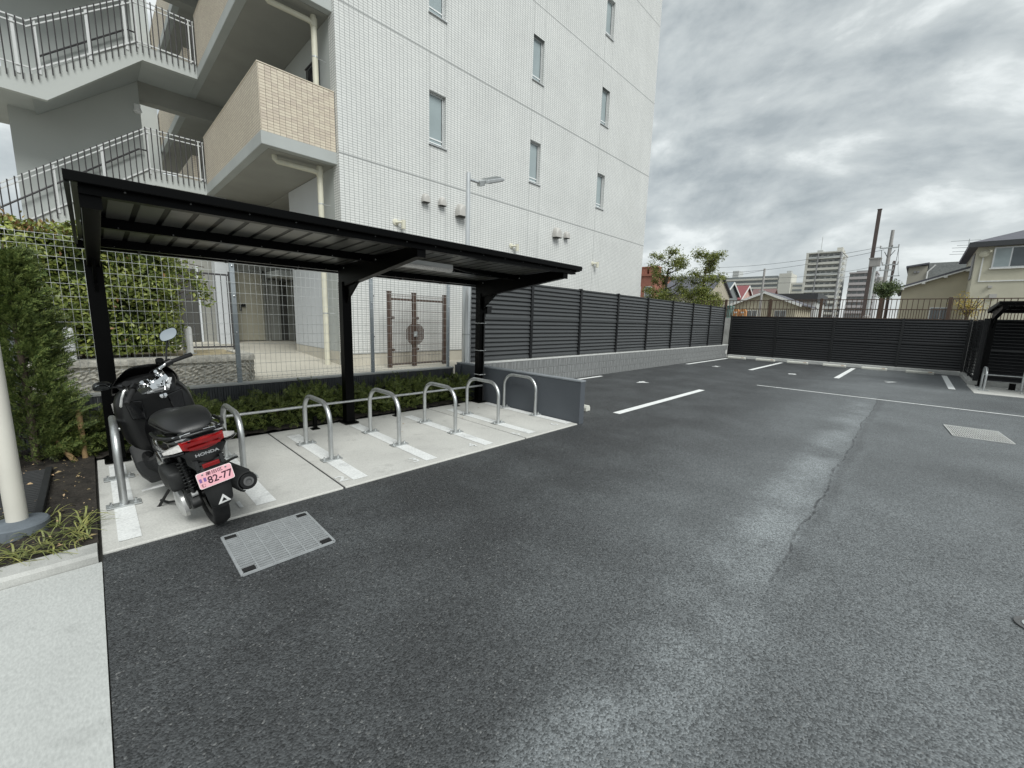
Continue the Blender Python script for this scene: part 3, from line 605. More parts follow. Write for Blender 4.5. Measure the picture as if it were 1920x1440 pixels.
def rack(label, loc, rotz, group='galvanised parking racks'):
    w = thing('parking_rack', label, 'rack', loc, rotz, group); r = 0.21; H = 0.615; S0, S1 = -0.375, 0.375
    pts = [(0, S0, 0.02), (0, S0, H-r)]+[(0, S0+r-r*math.cos(a), H-r+r*math.sin(a)) for a in np.linspace(0.15, math.pi/2, 7)]+[(0, S1-r+r*math.sin(a), H-r+r*math.cos(a)) for a in np.linspace(0.0, math.pi/2-0.15, 7)]+[(0, S1, H-r), (0, S1, 0.02)]
    mb = MB(); mb.tube(pts, 0.0255, 14); obj('hoop', mb, 'galv', w, local=True, smooth=50)
    for y in (S0, S1):
        mb = MB(); mb.box(-0.105, 0.105, y-0.055, y+0.055, 0.003, 0.012); p = obj('base_plate', mb, 'galv_flat', w, local=True, bevel=0.002)
        mb = MB()
        for sx in (-1, 1): mb.lathe([(0.016, 0), (0.016, 0.010), (0.009, 0.011), (0.008, 0.030)], (sx*0.075, y, 0.012), (0, 0, 1), 6)
        stuff(obj('bolts', mb, 'galv', p, local=True))
        mb = MB(); mb.lathe([(0.038, 0.012), (0.027, 0.020)], (0, y, 0), (0, 0, 1), 14); obj('weld_collar', mb, 'galv', p, local=True)
    return w
RL = ['galvanised hoop rack left of the parked scooter, nearest the planting bed', 'galvanised hoop rack just right of the parked scooter', 'galvanised hoop rack beside painted number 2', 'galvanised hoop rack right of painted number 3 by the middle shelter post',
      'galvanised hoop rack between painted numbers 4 and 5', 'galvanised hoop rack in front of the right shelter post, second from the partition', 'galvanised hoop rack standing against the blue grey partition wall']
for x, l in zip(RACKX, RL): rack(l, (x, 4.78, 0.018), 0)
rack('galvanised hoop rack at the left end of the far right shelter', (17.6, -1.50, 0.016), rad(-90), 'racks of the far right shelter')
rack('galvanised hoop rack cut by the right edge of the photo', (17.6, -2.25, 0.016), rad(-90), 'racks of the far right shelter')
# ================================================================== apartment building on the left
def wall_holes(mb, y, x0, x1, z0, z1, holes, depth):
    xs = sorted({x0, x1, *[h[0] for h in holes], *[h[1] for h in holes]}); zs = sorted({z0, z1, *[h[2] for h in holes], *[h[3] for h in holes]})
    for i in range(len(xs)-1):
        for j in range(len(zs)-1):
            cx, cz = (xs[i]+xs[i+1])/2, (zs[j]+zs[j+1])/2
            if any(h[0] < cx < h[1] and h[2] < cz < h[3] for h in holes): continue
            mb.quad((xs[i], y, zs[j]), (xs[i+1], y, zs[j]), (xs[i+1], y, zs[j+1]), (xs[i], y, zs[j+1]))
    for a, b, c, d in holes:
        Y2 = y+depth
        mb.quad((a, y, c), (a, Y2, c), (a, Y2, d), (a, y, d)); mb.quad((b, y, c), (b, y, d), (b, Y2, d), (b, Y2, c))
        mb.quad((a, y, d), (a, Y2, d), (b, Y2, d), (b, y, d)); mb.quad((a, y, c), (b, y, c), (b, Y2, c), (a, Y2, c))
def build_building():
    B = thing('apartment_building', 'white tiled apartment block with outside stair and cream balconies', 'building', (3.83, 8.8, 0.45))
    XL, XR, YF, ZT = 3.83, 16.8, 8.8, 24.0
    holes = [(x, x+0.48, 5.63+2.76*k, 6.79+2.76*k) for x in (6.0, 9.5, 13.05) for k in range(6)]
    mb = MB(); wall_holes(mb, YF, XL, XR, 0.74, ZT, holes, 0.13)
    mb.quad((XR, YF, 0.74), (XR, 24, 0.74), (XR, 24, ZT), (XR, YF, ZT)); mb.quad((XL, YF, 0.74), (XL, YF, ZT), (XL, 9.08, ZT), (XL, 9.08, 0.74))
    obj('tiled_wall', mb, 'white_tile', B, fixn=False)
    mb = MB(); mb.box(XL-0.0, XR, YF+0.012, YF+0.2, 0.30, 0.738); obj('plinth', mb, 'plinth', B)
    mb = MB(); mb.box(XL, XR, YF+0.2, 24, ZT, ZT+0.3); obj('roof', mb, 'concrete_grey', B)
    # sealant joints
    for z in (4.82, 7.58, 10.34, 13.10, 15.86):
        mb = MB(); mb.box(XL-0.001, XR+0.001, YF-0.003, YF+0.01, z-0.011, z+0.011); obj('horizontal_joint', mb, 'sealant', B)
    mb = MB(); mb.box(XL-0.001, XR, YF-0.003, YF+0.01, 0.727, 0.742); obj('horizontal_joint', mb, 'sealant', B)
    for x in (6.0, 9.5, 13.05):
        for dx in (0, 0.48):
            for z0, z1 in ((0.75, 5.60),)+tuple((6.80+2.76*k, 8.36+2.76*k) for k in range(4)):
                mb = MB(); mb.box(x+dx-0.0055, x+dx+0.0055, YF-0.002, YF+0.01, z0, z1); obj('vertical_joint', mb, 'sealant', B)
    for x, a, b, c in [(x, 5.63+2.76*k, 6.79+2.76*k, k) for x in (6.0, 9.5, 13.05) for k in range(4)]:
        y = YF+0.085; fr = MB(); X0, X1 = x, x+0.48
        fr.box(X0, X0+0.035, y, y+0.05, a, b); fr.box(X1-0.055, X1, y, y+0.05, a, b); fr.box(X0+0.035, X1-0.055, y, y+0.05, b-0.045, b); fr.box(X0+0.035, X1-0.055, y, y+0.05, a, a+0.05)
        w = obj('window', fr, 'alu', B, bevel=0.003)
        gl = MB(); gl.box(X0+0.035, X1-0.055, y+0.022, y+0.028, a+0.05, b-0.045); obj('pane', gl, 'glass', w)
        gs = MB(); gs.box(X0+0.035, X0+0.043, y+0.012, y+0.021, a+0.05, b-0.045); gs.box(X1-0.063, X1-0.055, y+0.012, y+0.021, a+0.05, b-0.045); obj('gasket', gs, 'joint_dark', w)
        rl = MB(); rl.box(X0+0.035, X1-0.055, y+0.010, y+0.021, a+0.16, a+0.185); rl.box(X0+0.035, X1-0.055, y+0.010, y+0.021, a+0.075, a+0.095); obj('guard_rail', rl, 'white_metal', w)
        sl = MB(); sl.prism([(YF-0.035, a-0.022), (YF-0.035, a-0.005), (YF+0.08, a+0.012), (YF+0.08, a-0.022)], 0, X0-0.02, X1+0.02); obj('sill', sl, 'alu', w)
    # painted side wall facing the walkway
    mb = MB(); X = XL+0.01
    mb.quad((X, 9.08, 0.3), (X, 11.83, 0.3), (X, 11.83, ZT), (X, 9.08, ZT)); mb.quad((X, 11.83, 4.6), (X, 24, 4.6), (X, 24, ZT), (X, 11.83, ZT))
    obj('side_wall', mb, 'render_grey', B, fixn=False)
    mb = MB(); mb.box(XL-0.012, XL+0.004, 9.77, 11.80, 0.78, 4.58); p = obj('wall_panel', mb, 'render_light', B)
    mb = MB(); mb.box(XL-0.006, XL+0.004, 9.10, 11.81, 0.46, 0.77); obj('skirting', mb, 'plinth', B)
    mb = MB(); mb.quad((X, 11.83, 0.3), (5.6, 11.83, 0.3), (5.6, 11.83, 4.6), (X, 11.83, 4.6)); mb.quad((5.6, 11.83, 0.3), (5.6, 14.5, 0.3), (5.6, 14.5, 4.6), (5.6, 11.83, 4.6))
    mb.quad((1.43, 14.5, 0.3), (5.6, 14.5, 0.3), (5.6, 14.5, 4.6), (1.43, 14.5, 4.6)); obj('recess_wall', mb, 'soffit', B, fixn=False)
    mb = MB(); mb.box(1.62, 2.16, 14.43, 14.49, 0.74, 2.7); obj('store_door', mb, 'dark_recess', B); mb = MB(); mb.box(1.55, 1.61, 14.42, 14.49, 0.7, 2.78); mb.box(2.17, 2.23, 14.42, 14.49, 0.7, 2.78); obj('door_frame', mb, 'render_light', B)
    mb = MB(); mb.box(3.08, 3.78, 14.42, 14.49, 0.72, 2.72); d = obj('door', mb, 'door_tan', B)
    mb = MB(); mb.box(3.20, 3.30, 14.38, 14.42, 1.72, 1.80); mb.box(3.15, 3.19, 14.37, 14.42, 1.6, 1.78); obj('handle', mb, 'satin_black', d)
    mb = MB(); mb.box(3.02, 3.07, 14.40, 14.49, 0.7, 2.8); mb.box(3.79, 3.84, 14.40, 14.49, 0.7, 2.8); mb.box(3.02, 3.84, 14.40, 14.49, 2.74, 2.80); obj('frame', mb, 'steel_door', d)
    for x0, x1, m in ((3.95, 4.25, 'steel_door'), (4.45, 4.68, 'steel_door'), (4.27, 4.44, 'dark_recess'), (4.70, 5.05, 'dark_recess')):
        mb = MB(); mb.box(x0, x1, 14.41, 14.49, 0.72, 2.55); obj('meter_door', mb, m, B)
    mb = MB(); mb.box(3.9, 5.4, 13.2, 14.48, 2.62, 2.78); obj('canopy', mb, 'render_grey', B)
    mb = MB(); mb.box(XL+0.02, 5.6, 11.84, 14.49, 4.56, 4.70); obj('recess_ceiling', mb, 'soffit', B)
    mb = MB(); mb.box(-0.4, 2.44, 21.0, 21.3, 0.3, 13); obj('rear_wall', mb, 'render_grey', B)
    mb = MB(); mb.box(2.52, 2.90, 13.86, 14.30, 0.3, 4.6); obj('pillar', mb, 'render_light', B, bevel=0.01)
    # walkways, parapets and stair, storey by storey
    tme = {}
    for k in ('a', 'b', 'c'):
        me = MB().box(0, 0.0985, 0, 0.012, 0, 0.0440).mesh('tile'); me.materials.append(MATS['cream_tile_'+k]); tme[k] = me
    for fi, zf in enumerate((4.84, 7.60, 10.36)):
        mb = MB(); mb.box(2.47, XL+0.009, 8.90, 24, zf-0.24, zf-0.012); obj('walkway_slab', mb, 'concrete_grey', B, bevel=0.01)
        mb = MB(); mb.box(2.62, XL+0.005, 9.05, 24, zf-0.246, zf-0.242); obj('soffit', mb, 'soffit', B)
        mb = MB(); mb.box(2.485, XL-0.006, 8.915, 9.05, zf-0.012, zf+1.10); par = obj('parapet', mb, 'tile_mortar' if fi == 0 else 'cream_tile', B)
        if fi == 0:
            nc, nr = 13, 22; pw = (XL-0.006-2.487)/nc
            for c in range(nc):
                for r in range(nr):
                    k = random.choices('abc', (5, 4, 3))[0]; o = share('tile', tme[k], (2.488+c*pw, 8.903+random.uniform(-0.0008, 0.0008), zf-0.010+r*0.0503), par)
                    o.scale = (pw*0.94/0.0985, 1, 1)
        mb = MB(); mb.box(2.475, 2.62, 9.051, 13.72, zf-0.012, zf+1.10); mb.box(2.475, 2.484, 8.905, 9.051, zf-0.012, zf+1.10); mb.box(2.475, 2.62, 15.4, 24, zf-0.012, zf+1.10); obj('parapet', mb, 'cream_tile', B)
        mb = MB(); mb.box(2.468, 2.63, 8.898, 13.73, zf+1.101, zf+1.118); mb.box(2.63, XL-0.004, 8.898, 9.06, zf+1.101, zf+1.118); obj('parapet_cap', mb, 'cream_tile_a', B)
        # door, meter niche and grille window on the walkway wall
        mb = MB()
        for i in range(9): mb.box(XL-0.05, XL-0.035, 9.62+i*0.07, 9.635+i*0.07, zf+1.05, zf+1.95)
        mb.box(XL-0.055, XL-0.03, 9.58, 10.24, zf+1.02, zf+1.05); mb.box(XL-0.055, XL-0.03, 9.58, 10.24, zf+1.95, zf+1.98); g = obj('window_grille', mb, 'dark_bar', B)
        mb = MB(); mb.box(XL-0.005, XL+0.006, 9.6, 10.22, zf+1.05, zf+1.95); obj('pane', mb, 'glass_dark', g)
        mb = MB(); mb.box(XL-0.01, XL+0.006, 11.2, 12.05, zf, zf+2.0); obj('door', mb, 'steel_door', B)
        mb = MB(); mb.box(XL-0.12, XL+0.006, 12.3, 12.42, zf+1.4, zf+1.75); obj('meter_box', mb, 'dark_recess', B)
        # drain pipes
        zb = zf-0.25
        mb = MB(); mb.tube([(2.80, 9.32, zb+0.01), (2.80, 9.32, zb-0.06), (2.84, 9.32, zb-0.10), (3.50, 9.26, zb-0.12), (3.60, 9.26, zb-0.14)], 0.048, 12); mb.tube([(3.62, 9.26, zb-0.0), (3.62, 9.26, zb-2.5 if fi else 0.40)], 0.056, 14)
        mb.tube([(3.62, 9.26, zb-0.05), (3.62, 9.26, zb-0.20)], 0.066, 14); pp = obj('drain_pipe', mb, 'pvc_cream', B, smooth=40)
        for z in (zb-0.75, zb-1.9, zb-3.0):
            if z > (zf-2.7 if fi else 0.5): mb = MB(); mb.tube([(3.62, 9.26, z), (3.62, 9.26, z+0.025)], 0.060, 14); mb.tube([(3.62, 9.26, z+0.012), (3.83, 9.26, z+0.012)], 0.006, 6); obj('pipe_clamp', mb, 'galv_flat', pp)
    # stair: rises along +X at y 13.8 .. 15.1
    YS, YE = 13.80, 15.10; SL = 0.757
    mb = MB(); mb.box(-0.85, 1.42, 15.12, 15.30, 0.3, 12.5); sw = obj('stair_wall', mb, 'render_grey', B)
    mb = MB(); mb.box(1.30, 1.425, 15.02, 15.119, 6.55, 6.75); mb.lathe([(0.05, 0), (0.09, -0.14)], (1.36, 15.03, 6.72), (0, 0, 1), 10); obj('wall_lamp', mb, 'white_metal', sw)
    for fi, (zf, xlow, zland) in enumerate(((4.84, -2.3, None), (7.60, -0.42, 6.20), (10.36, -0.42, 8.96))):
        mb = MB(); mb.box(1.42, 2.469, YS+0.131, YE, zf-0.258, zf-0.01); obj('stair_landing', mb, 'concrete_grey', B)
        mb = MB(); mb.box(1.42, XL+0.008, 15.11, 15.42, zf-0.70, zf-0.25); obj('beam', mb, 'soffit', B)
        zl = zf-(1.42-xlow)*SL
        # flight body with steps
        n = int(round((zf-zl)/0.175)); poly = [(1.42, zf-0.27), (1.42, zf-0.01)]
        for i in range(n):
            x = 1.42-(1.42-xlow)*i/n; z = zf-0.01-(zf-zl)*(i+1)/n; poly += [(x, z), (1.42-(1.42-xlow)*(i+1)/n, z)]
        poly += [(xlow, zl-0.30)]
        mb = MB(); mb.prism(poly, 1, YS+0.13, YE); obj('stair_flight', mb, 'concrete_grey', B)
        # outer stringer band with soffit edge
        e = 0.24
        band = [(2.469, zf-0.262), (1.43, zf-0.262), (xlow+0.22, zl-0.262+0.22*SL*0.0-0.06)]
        top = [(xlow+0.02, zl+0.16), (1.25, zf+0.05), (2.469, zf+0.05)]
        if zland: band += [(-2.6, zland-0.24)]; top = [(-2.6, zland+0.10), (xlow+0.02, zland+0.10), (1.30, zf+0.06), (2.469, zf+0.06)]
        mb = MB(); mb.prism(band+top, 1, YS, YS+0.129); obj('stringer', mb, 'render_grey', B)
        if zland:
            mb = MB(); mb.box(-2.6, xlow, YS+0.13, YE+1.6, zland-0.22, zland); obj('stair_landing', mb, 'concrete_grey', B)
        # railing
        rl = MB(); Yr = YS-0.02; pts_h = [1.36, 2.46]
        for dz, w in ((1.00, 0.022), (0.90, 0.022)): rl.bar((1.36, Yr, zf+dz), (2.46, Yr, zf+dz), w, w)
        rl.bar((1.36, Yr, zf+0.10), (2.46, Yr, zf+0.10), 0.022, 0.03)
        xe = xlow+0.05; ze = zf-(1.36-xe)*SL
        for dz in (1.00, 0.90): rl.bar((1.36, Yr, zf+dz), (xe, Yr, ze+dz), 0.022, 0.022)
        rl.bar((1.36, Yr, zf+0.10), (xe, Yr, ze+0.10), 0.022, 0.03)
        if zland:
            for dz in (1.02, 0.92, 0.14): rl.bar((xe, Yr, ze+dz), (-2.5, Yr, ze+dz), 0.026, 0.026)
        R_ = obj('stair_railing', rl, 'rail_white', B)
        posts = [1.36, 0.55, -0.25, -1.1, -1.9] if not zland else [1.36, 1.18, 0.55, -0.25, -0.55, -1.4]
        for x in posts:
            zz = zf-(1.36-x)*SL if x > xe else ze
            mb = MB(); mb.box(x-0.025, x+0.025, Yr+0.005, Yr+0.02, zz-0.02, zz+1.0); obj('post', mb, 'rail_white', R_)
        for x in (2.36, 2.44): mb = MB(); mb.box(x-0.012, x+0.012, Yr-0.012, Yr+0.012, zf+0.05, zf+1.0); obj('post', mb, 'rail_white', R_)
        x = 2.42; xs_ = []
        while x > (-1.3 if zland else xlow+0.3):
            xs_.append(x); x -= 0.108
        for x in xs_:
            zz = zf if x > 1.36 else (zf-(1.36-x)*SL if x > xe else ze)
            mb = MB(); mb.tube([(x, Yr-0.018, zz-0.12), (x, Yr-0.018, zz+1.03)], 0.012, 6); obj('baluster', mb, 'dark_bar', R_)
        hr = MB(); hr.tube([(1.5, YE-0.10, zf+0.82), (1.30, YE-0.10, zf+0.82), (xe+0.1, YE-0.10, ze+0.85)], 0.02, 8); obj('handrail', hr, 'dark_bar', R_)
    # wall vents and spouts on the tiled front
    def vent(x, z, s):
        mb = MB(); rings = []
        for t in np.linspace(0, 1, 6):
            d = 0.012+s*0.62*math.sin(t*math.pi/2); w = s*0.5*(1.0 if t < 0.5 else math.cos((t-0.5)*1.5)); top = z+s*0.62*math.cos(t*math.pi/2*0.75); zb = z-s*0.45
            rings.append([(x+w*math.cos(a), YF-d, zb+(top-zb)*(max(0, math.sin(a))**0.8)) for a in np.linspace(math.pi, 0, 13)])
        mb.loft(rings); v = obj('vent_hood', mb, 'vent_grey', B, smooth=40)
        mb = MB(); mb.box(x-s*0.45, x+s*0.45, YF-s*0.58, YF-0.014, z-s*0.50, z-s*0.455); obj('vent_grille', mb, 'dark_recess', v)
    for x, z, s in ((5.86, 4.36, 0.19), (6.34, 4.38, 0.19), (6.92, 4.28, 0.30), (10.83, 4.37, 0.30), (11.37, 4.39, 0.21)): vent(x, z, s)
    for x, z in ((5.13, 3.64), (8.87, 3.65), (13.1, 3.63)):
        mb = MB(); mb.lathe([(0.075, 0), (0.07, 0.02), (0.045, 0.03)], (x-0.05, YF, z+0.05), (0, -1, 0), 14); mb.tube([(x-0.05, YF-0.02, z+0.04), (x+0.0, YF-0.10, z+0.05), (x+0.10, YF-0.13, z+0.05)], 0.03, 10); mb.tube([(x+0.08, YF-0.13, z+0.10), (x+0.08, YF-0.13, z-0.09)], 0.05, 12)
        obj('pipe_hood', mb, 'pvc_cream', B, smooth=40)
    for z in (1.1, 2.0):
        mb = MB(); mb.box(4.42, 4.49, YF-0.05, YF, z, z+0.03); obj('wall_hook', mb, 'dark_bar', B)
build_building()
# ================================================================== things around the lot
def lamp_post():
    w = thing('lamp_post', 'tall galvanised lamp post by the partition with flat lamp head', 'lamp post', (5.33, 6.52, 0.0))
    x, y = 5.335, 6.53
    mb = MB(); mb.lathe([(0.090, 0.02), (0.090, 2.20), (0.085, 2.26), (0.068, 2.31), (0.046, 2.33)], (x, y, 0), (0, 0, 1), 20); s = obj('lower_sleeve', mb, 'galv_bright', w, smooth=40)
    for z in (0.62, 1.25): mb = MB(); mb.lathe([(0.091, z), (0.095, z+0.002), (0.095, z+0.022), (0.091, z+0.024)], (x, y, 0), (0, 0, 1), 20); obj('band', mb, 'galv_flat', s, smooth=40)
    mb = MB(); mb.lathe([(0.045, 2.2), (0.045, 4.33), (0.030, 4.34)], (x, y, 0), (0, 0, 1), 16); obj('pole', mb, 'galv_bright', w, smooth=40)
    mb = MB(); mb.tube([(x, y, 4.22), (x+0.30, y, 4.22)], 0.030, 12); obj('arm', mb, 'galv_bright', w, smooth=40)
    M_ = Matrix.Translation((x+0.28, y, 4.21)) @ Matrix.Rotation(rad(-20), 4, 'Y') @ Matrix.Rotation(rad(14), 4, 'X')
    mb = MB(); mb.box(-0.03, 0.12, -0.045, 0.045, -0.055, 0.05); mb.xf(M_); obj('knuckle', mb, 'galv_flat', w, bevel=0.01)
    mb = MB(); mb.prism([(0.12, -0.02), (0.14, 0.05), (0.55, 0.045), (0.62, 0.01), (0.62, -0.02)], 1, -0.11, 0.11); mb.xf(M_); h = obj('lamp_head', mb, 'galv_bright', w, bevel=0.012)
    mb = MB(); mb.box(0.20, 0.60, -0.085, 0.085, -0.032, -0.022); mb.xf(M_); obj('diffuser', mb, 'lens_clear', h)
    mb = MB()
    for i in range(9): mb.box(0.17+i*0.045, 0.178+i*0.045, -0.09, 0.09, 0.03, 0.066)
    mb.xf(M_); obj('cooling_fin', mb, 'galv_flat', h)
lamp_post()
def left_pole():
    w = thing('steel_pole', 'thick cream painted pole on a round footing at the left edge', 'pole', (-0.475, 4.26, 0.0))
    x, y = -0.475, 4.26
    mb = MB(); mb.lathe([(0.052, 0.05), (0.052, 4.5)], (x, y, 0), (0, 0, 1), 28); obj('pole', mb, 'pole_cream', w, smooth=40)
    mb = MB(); mb.lathe([(0.150, 0.0), (0.150, 0.105), (0.142, 0.115), (0.06, 0.128), (0.052, 0.135)], (x, y, 0), (0, 0, 1), 32); obj('footing', mb, 'pole_base', w, smooth=35)
left_pole()
def drain_grate(label, P, nb, nc, rub, gm='grate'):
    # P = four corners (ground, counter-clockwise): frame, bearing bars and cross bars
    w = thing('drain_grate', label, 'grate', (sum(p[0] for p in P)/4, sum(p[1] for p in P)/4, 0)); A, B_, C_, D = [Vector((p[0], p[1], 0)) for p in P]
    def at(u, v, z=0.0): q = (A*(1-u)+B_*u)*(1-v)+(D*(1-u)+C_*u)*v; return (q.x, q.y, z)
    mb = MB(); mb.quad(at(0, 0, 0.003), at(1, 0, 0.003), at(1, 1, 0.003), at(0, 1, 0.003)); obj('pit', mb, 'grate_pit', w, fixn=False)
    mb = MB()
    for a, b in (((0, 0), (1, 0)), ((1, 0), (1, 1)), ((1, 1), (0, 1)), ((0, 1), (0, 0))): mb.bar(at(*a, 0.009), at(*b, 0.009), 0.016, 0.012)
    obj('frame', mb, gm, w)
    for i in range(1, nb):
        mb = MB(); mb.bar(at(0, i/nb, 0.0085), at(1, i/nb, 0.0085), 0.0115, 0.010); obj('bar', mb, gm, w)
    for i in range(1, nc):
        mb = MB(); mb.bar(at(i/nc, 0, 0.012), at(i/nc, 1, 0.012), 0.009, 0.005); obj('cross_bar', mb, gm, w)
    if rub:
        for u, v in ((0.08, 0.07), (0.92, 0.07), (0.08, 0.93), (0.92, 0.93)):
            mb = MB(); c = at(u, v); mb.box(c[0]-0.034, c[0]+0.034, c[1]-0.022, c[1]+0.022, 0.010, 0.0165); obj('rubber_pad', mb, 'rubber', w)
drain_grate('galvanised slotted drain grate in the asphalt behind the scooter', [(0.51, 2.74), (1.07, 2.75), (1.08, 3.335), (0.515, 3.325)], 19, 6, True)
drain_grate('galvanised drain grate in the asphalt at the far right', [(9.3, -1.22), (10.25, -1.14), (10.2, -0.53), (9.25, -0.60)], 22, 6, False, 'coping')
def manhole():
    w = thing('manhole_cover', 'small round iron cover at the right edge of the asphalt', 'cover', (3.5, -0.68, 0))
    mb = MB(); mb.lathe([(0.085, 0.0), (0.085, 0.010), (0.070, 0.011), (0.068, 0.006), (0.0, 0.006)][:-1]+[(0.001, 0.006)], (3.5, -0.68, 0), (0, 0, 1), 28); obj('rim', mb, 'cast_iron', w, smooth=30)
    mb = MB(); mb.lathe([(0.055, 0.006), (0.055, 0.011), (0.001, 0.011)], (3.5, -0.68, 0), (0, 0, 1), 28); obj('lid', mb, 'galv_flat', w, smooth=30)
manhole()
def wheel_stop(label, c, L, ax):
    w = thing('wheel_stop', label, 'wheel stop', (c[0], c[1], 0.0), 0 if ax == 'y' else rad(90), 'concrete wheel stops')
    mb = MB(); mb.prism([(-0.065, 0), (-0.065, 0.06), (-0.035, 0.10), (0.035, 0.10), (0.065, 0.06), (0.065, 0)], 1, -L/2, L/2); b = obj('block', mb, 'wheel_stop', w, local=True, bevel=0.006)
    mb = MB(); mb.box(-0.058, -0.052, -L/2+0.06, -L/2+0.16, 0.066, 0.085); obj('reflector', mb, 'amber', b, local=True)
for l, c in (('pale concrete wheel stop nearest the corner of the two louvre fences', 6.15), ('pale concrete wheel stop, second from the fence corner', 4.92), ('pale concrete wheel stop, third from the fence corner', 3.66), ('pale concrete wheel stop, fourth from the fence corner', 2.35), ('pale concrete wheel stop, fifth from the fence corner', 1.07), ('pale concrete wheel stop farthest from the fence corner', -0.24)):
    wheel_stop(l, (21.95, c), 0.78, 'y')
wheel_stop('pale concrete wheel stop poking out behind the partition wall', (6.14, 4.36), 0.62, 'y')
def cover_plate():
    w = thing('cover_plate', 'black ribbed cover plate on the soil beside the cream pole', 'cover', (-0.8, 5.1, 0.06))
    mb = MB(); mb.box(-1.35, -0.40, 4.45, 5.72, 0.04, 0.070); mb.box(-0.42, -0.375, 4.45, 5.72, 0.04, 0.085); p = obj('plate', mb, 'mat_black', w, bevel=0.004)
    mb = MB()
    for i in range(26): mb.tube([(-1.34+j*0.115, 4.48+i*0.048+(0.012 if j % 2 else 0), 0.071) for j in range(9)], 0.007, 4)
    obj('rib', mb, 'mat_black', w)
cover_plate()
def brown_gate():
    w = thing('mesh_gate', 'brown double mesh gate with round lock guard behind the wire fence', 'gate', (5.2, 8.25, 0.45)); Y = 8.25
    for x in (4.58, 5.20, 6.05):
        mb = MB(); mb.box(x-0.045, x+0.045, Y-0.03, Y+0.03, 0.44, 2.10); mb.box(x-0.05, x+0.05, Y-0.035, Y+0.035, 2.10, 2.115); p = obj('post', mb, 'gate_brown', w)
        for z in (0.85, 1.55): mb = MB(); mb.lathe([(0.03, 0), (0.03, 0.05)], (x+0.055, Y-0.03, z), (0, -1, 0), 8); obj('hinge', mb, 'gate_brown', p)
    for a, b in ((4.63, 5.15), (5.25, 6.00)):
        mb = MB(); mb.box(a, b, Y-0.012, Y+0.012, 1.93, 1.97); mb.box(a, b, Y-0.012, Y+0.012, 0.50, 0.54); obj('rail', mb, 'gate_brown', w)
        mb = MB(); n = int((b-a)/0.04)
        for i in range(n+1): x = a+(b-a)*i/n; mb.tube([(x, Y, 0.50), (x, Y, 2.07)], 0.0040, 4, False)
        for z in (0.7, 0.95, 1.2, 1.45, 1.7, 2.02, 2.06): mb.tube([(a, Y, z), (b, Y, z)], 0.0035, 4, False)
        obj('mesh_leaf', mb, 'gate_brown', w, fixn=False)
    mb = MB()
    for r in np.linspace(-0.22, 0.22, 19):
        h = math.sqrt(max(0, 0.25**2-r**2)); h = min(h, 0.23)
        mb.box(5.20+r-0.006, 5.20+r+0.006, Y-0.045, Y-0.040, 1.19-h, 1.19+h); h2 = min(math.sqrt(max(0, 0.25**2-r**2)), 0.20); mb.box(5.20-h2, 5.20+h2, Y-0.050, Y-0.045, 1.19+r-0.006, 1.19+r+0.006)
    obj('lock_guard', mb, 'gate_brown', w)
    mb = MB(); mb.box(5.16, 5.24, Y-0.07, Y-0.05, 1.13, 1.25); mb.lathe([(0.02, 0), (0.02, 0.03)], (5.2, Y-0.07, 1.16), (0, -1, 0), 10); obj('lock', mb, 'galv_flat', w)
brown_gate()
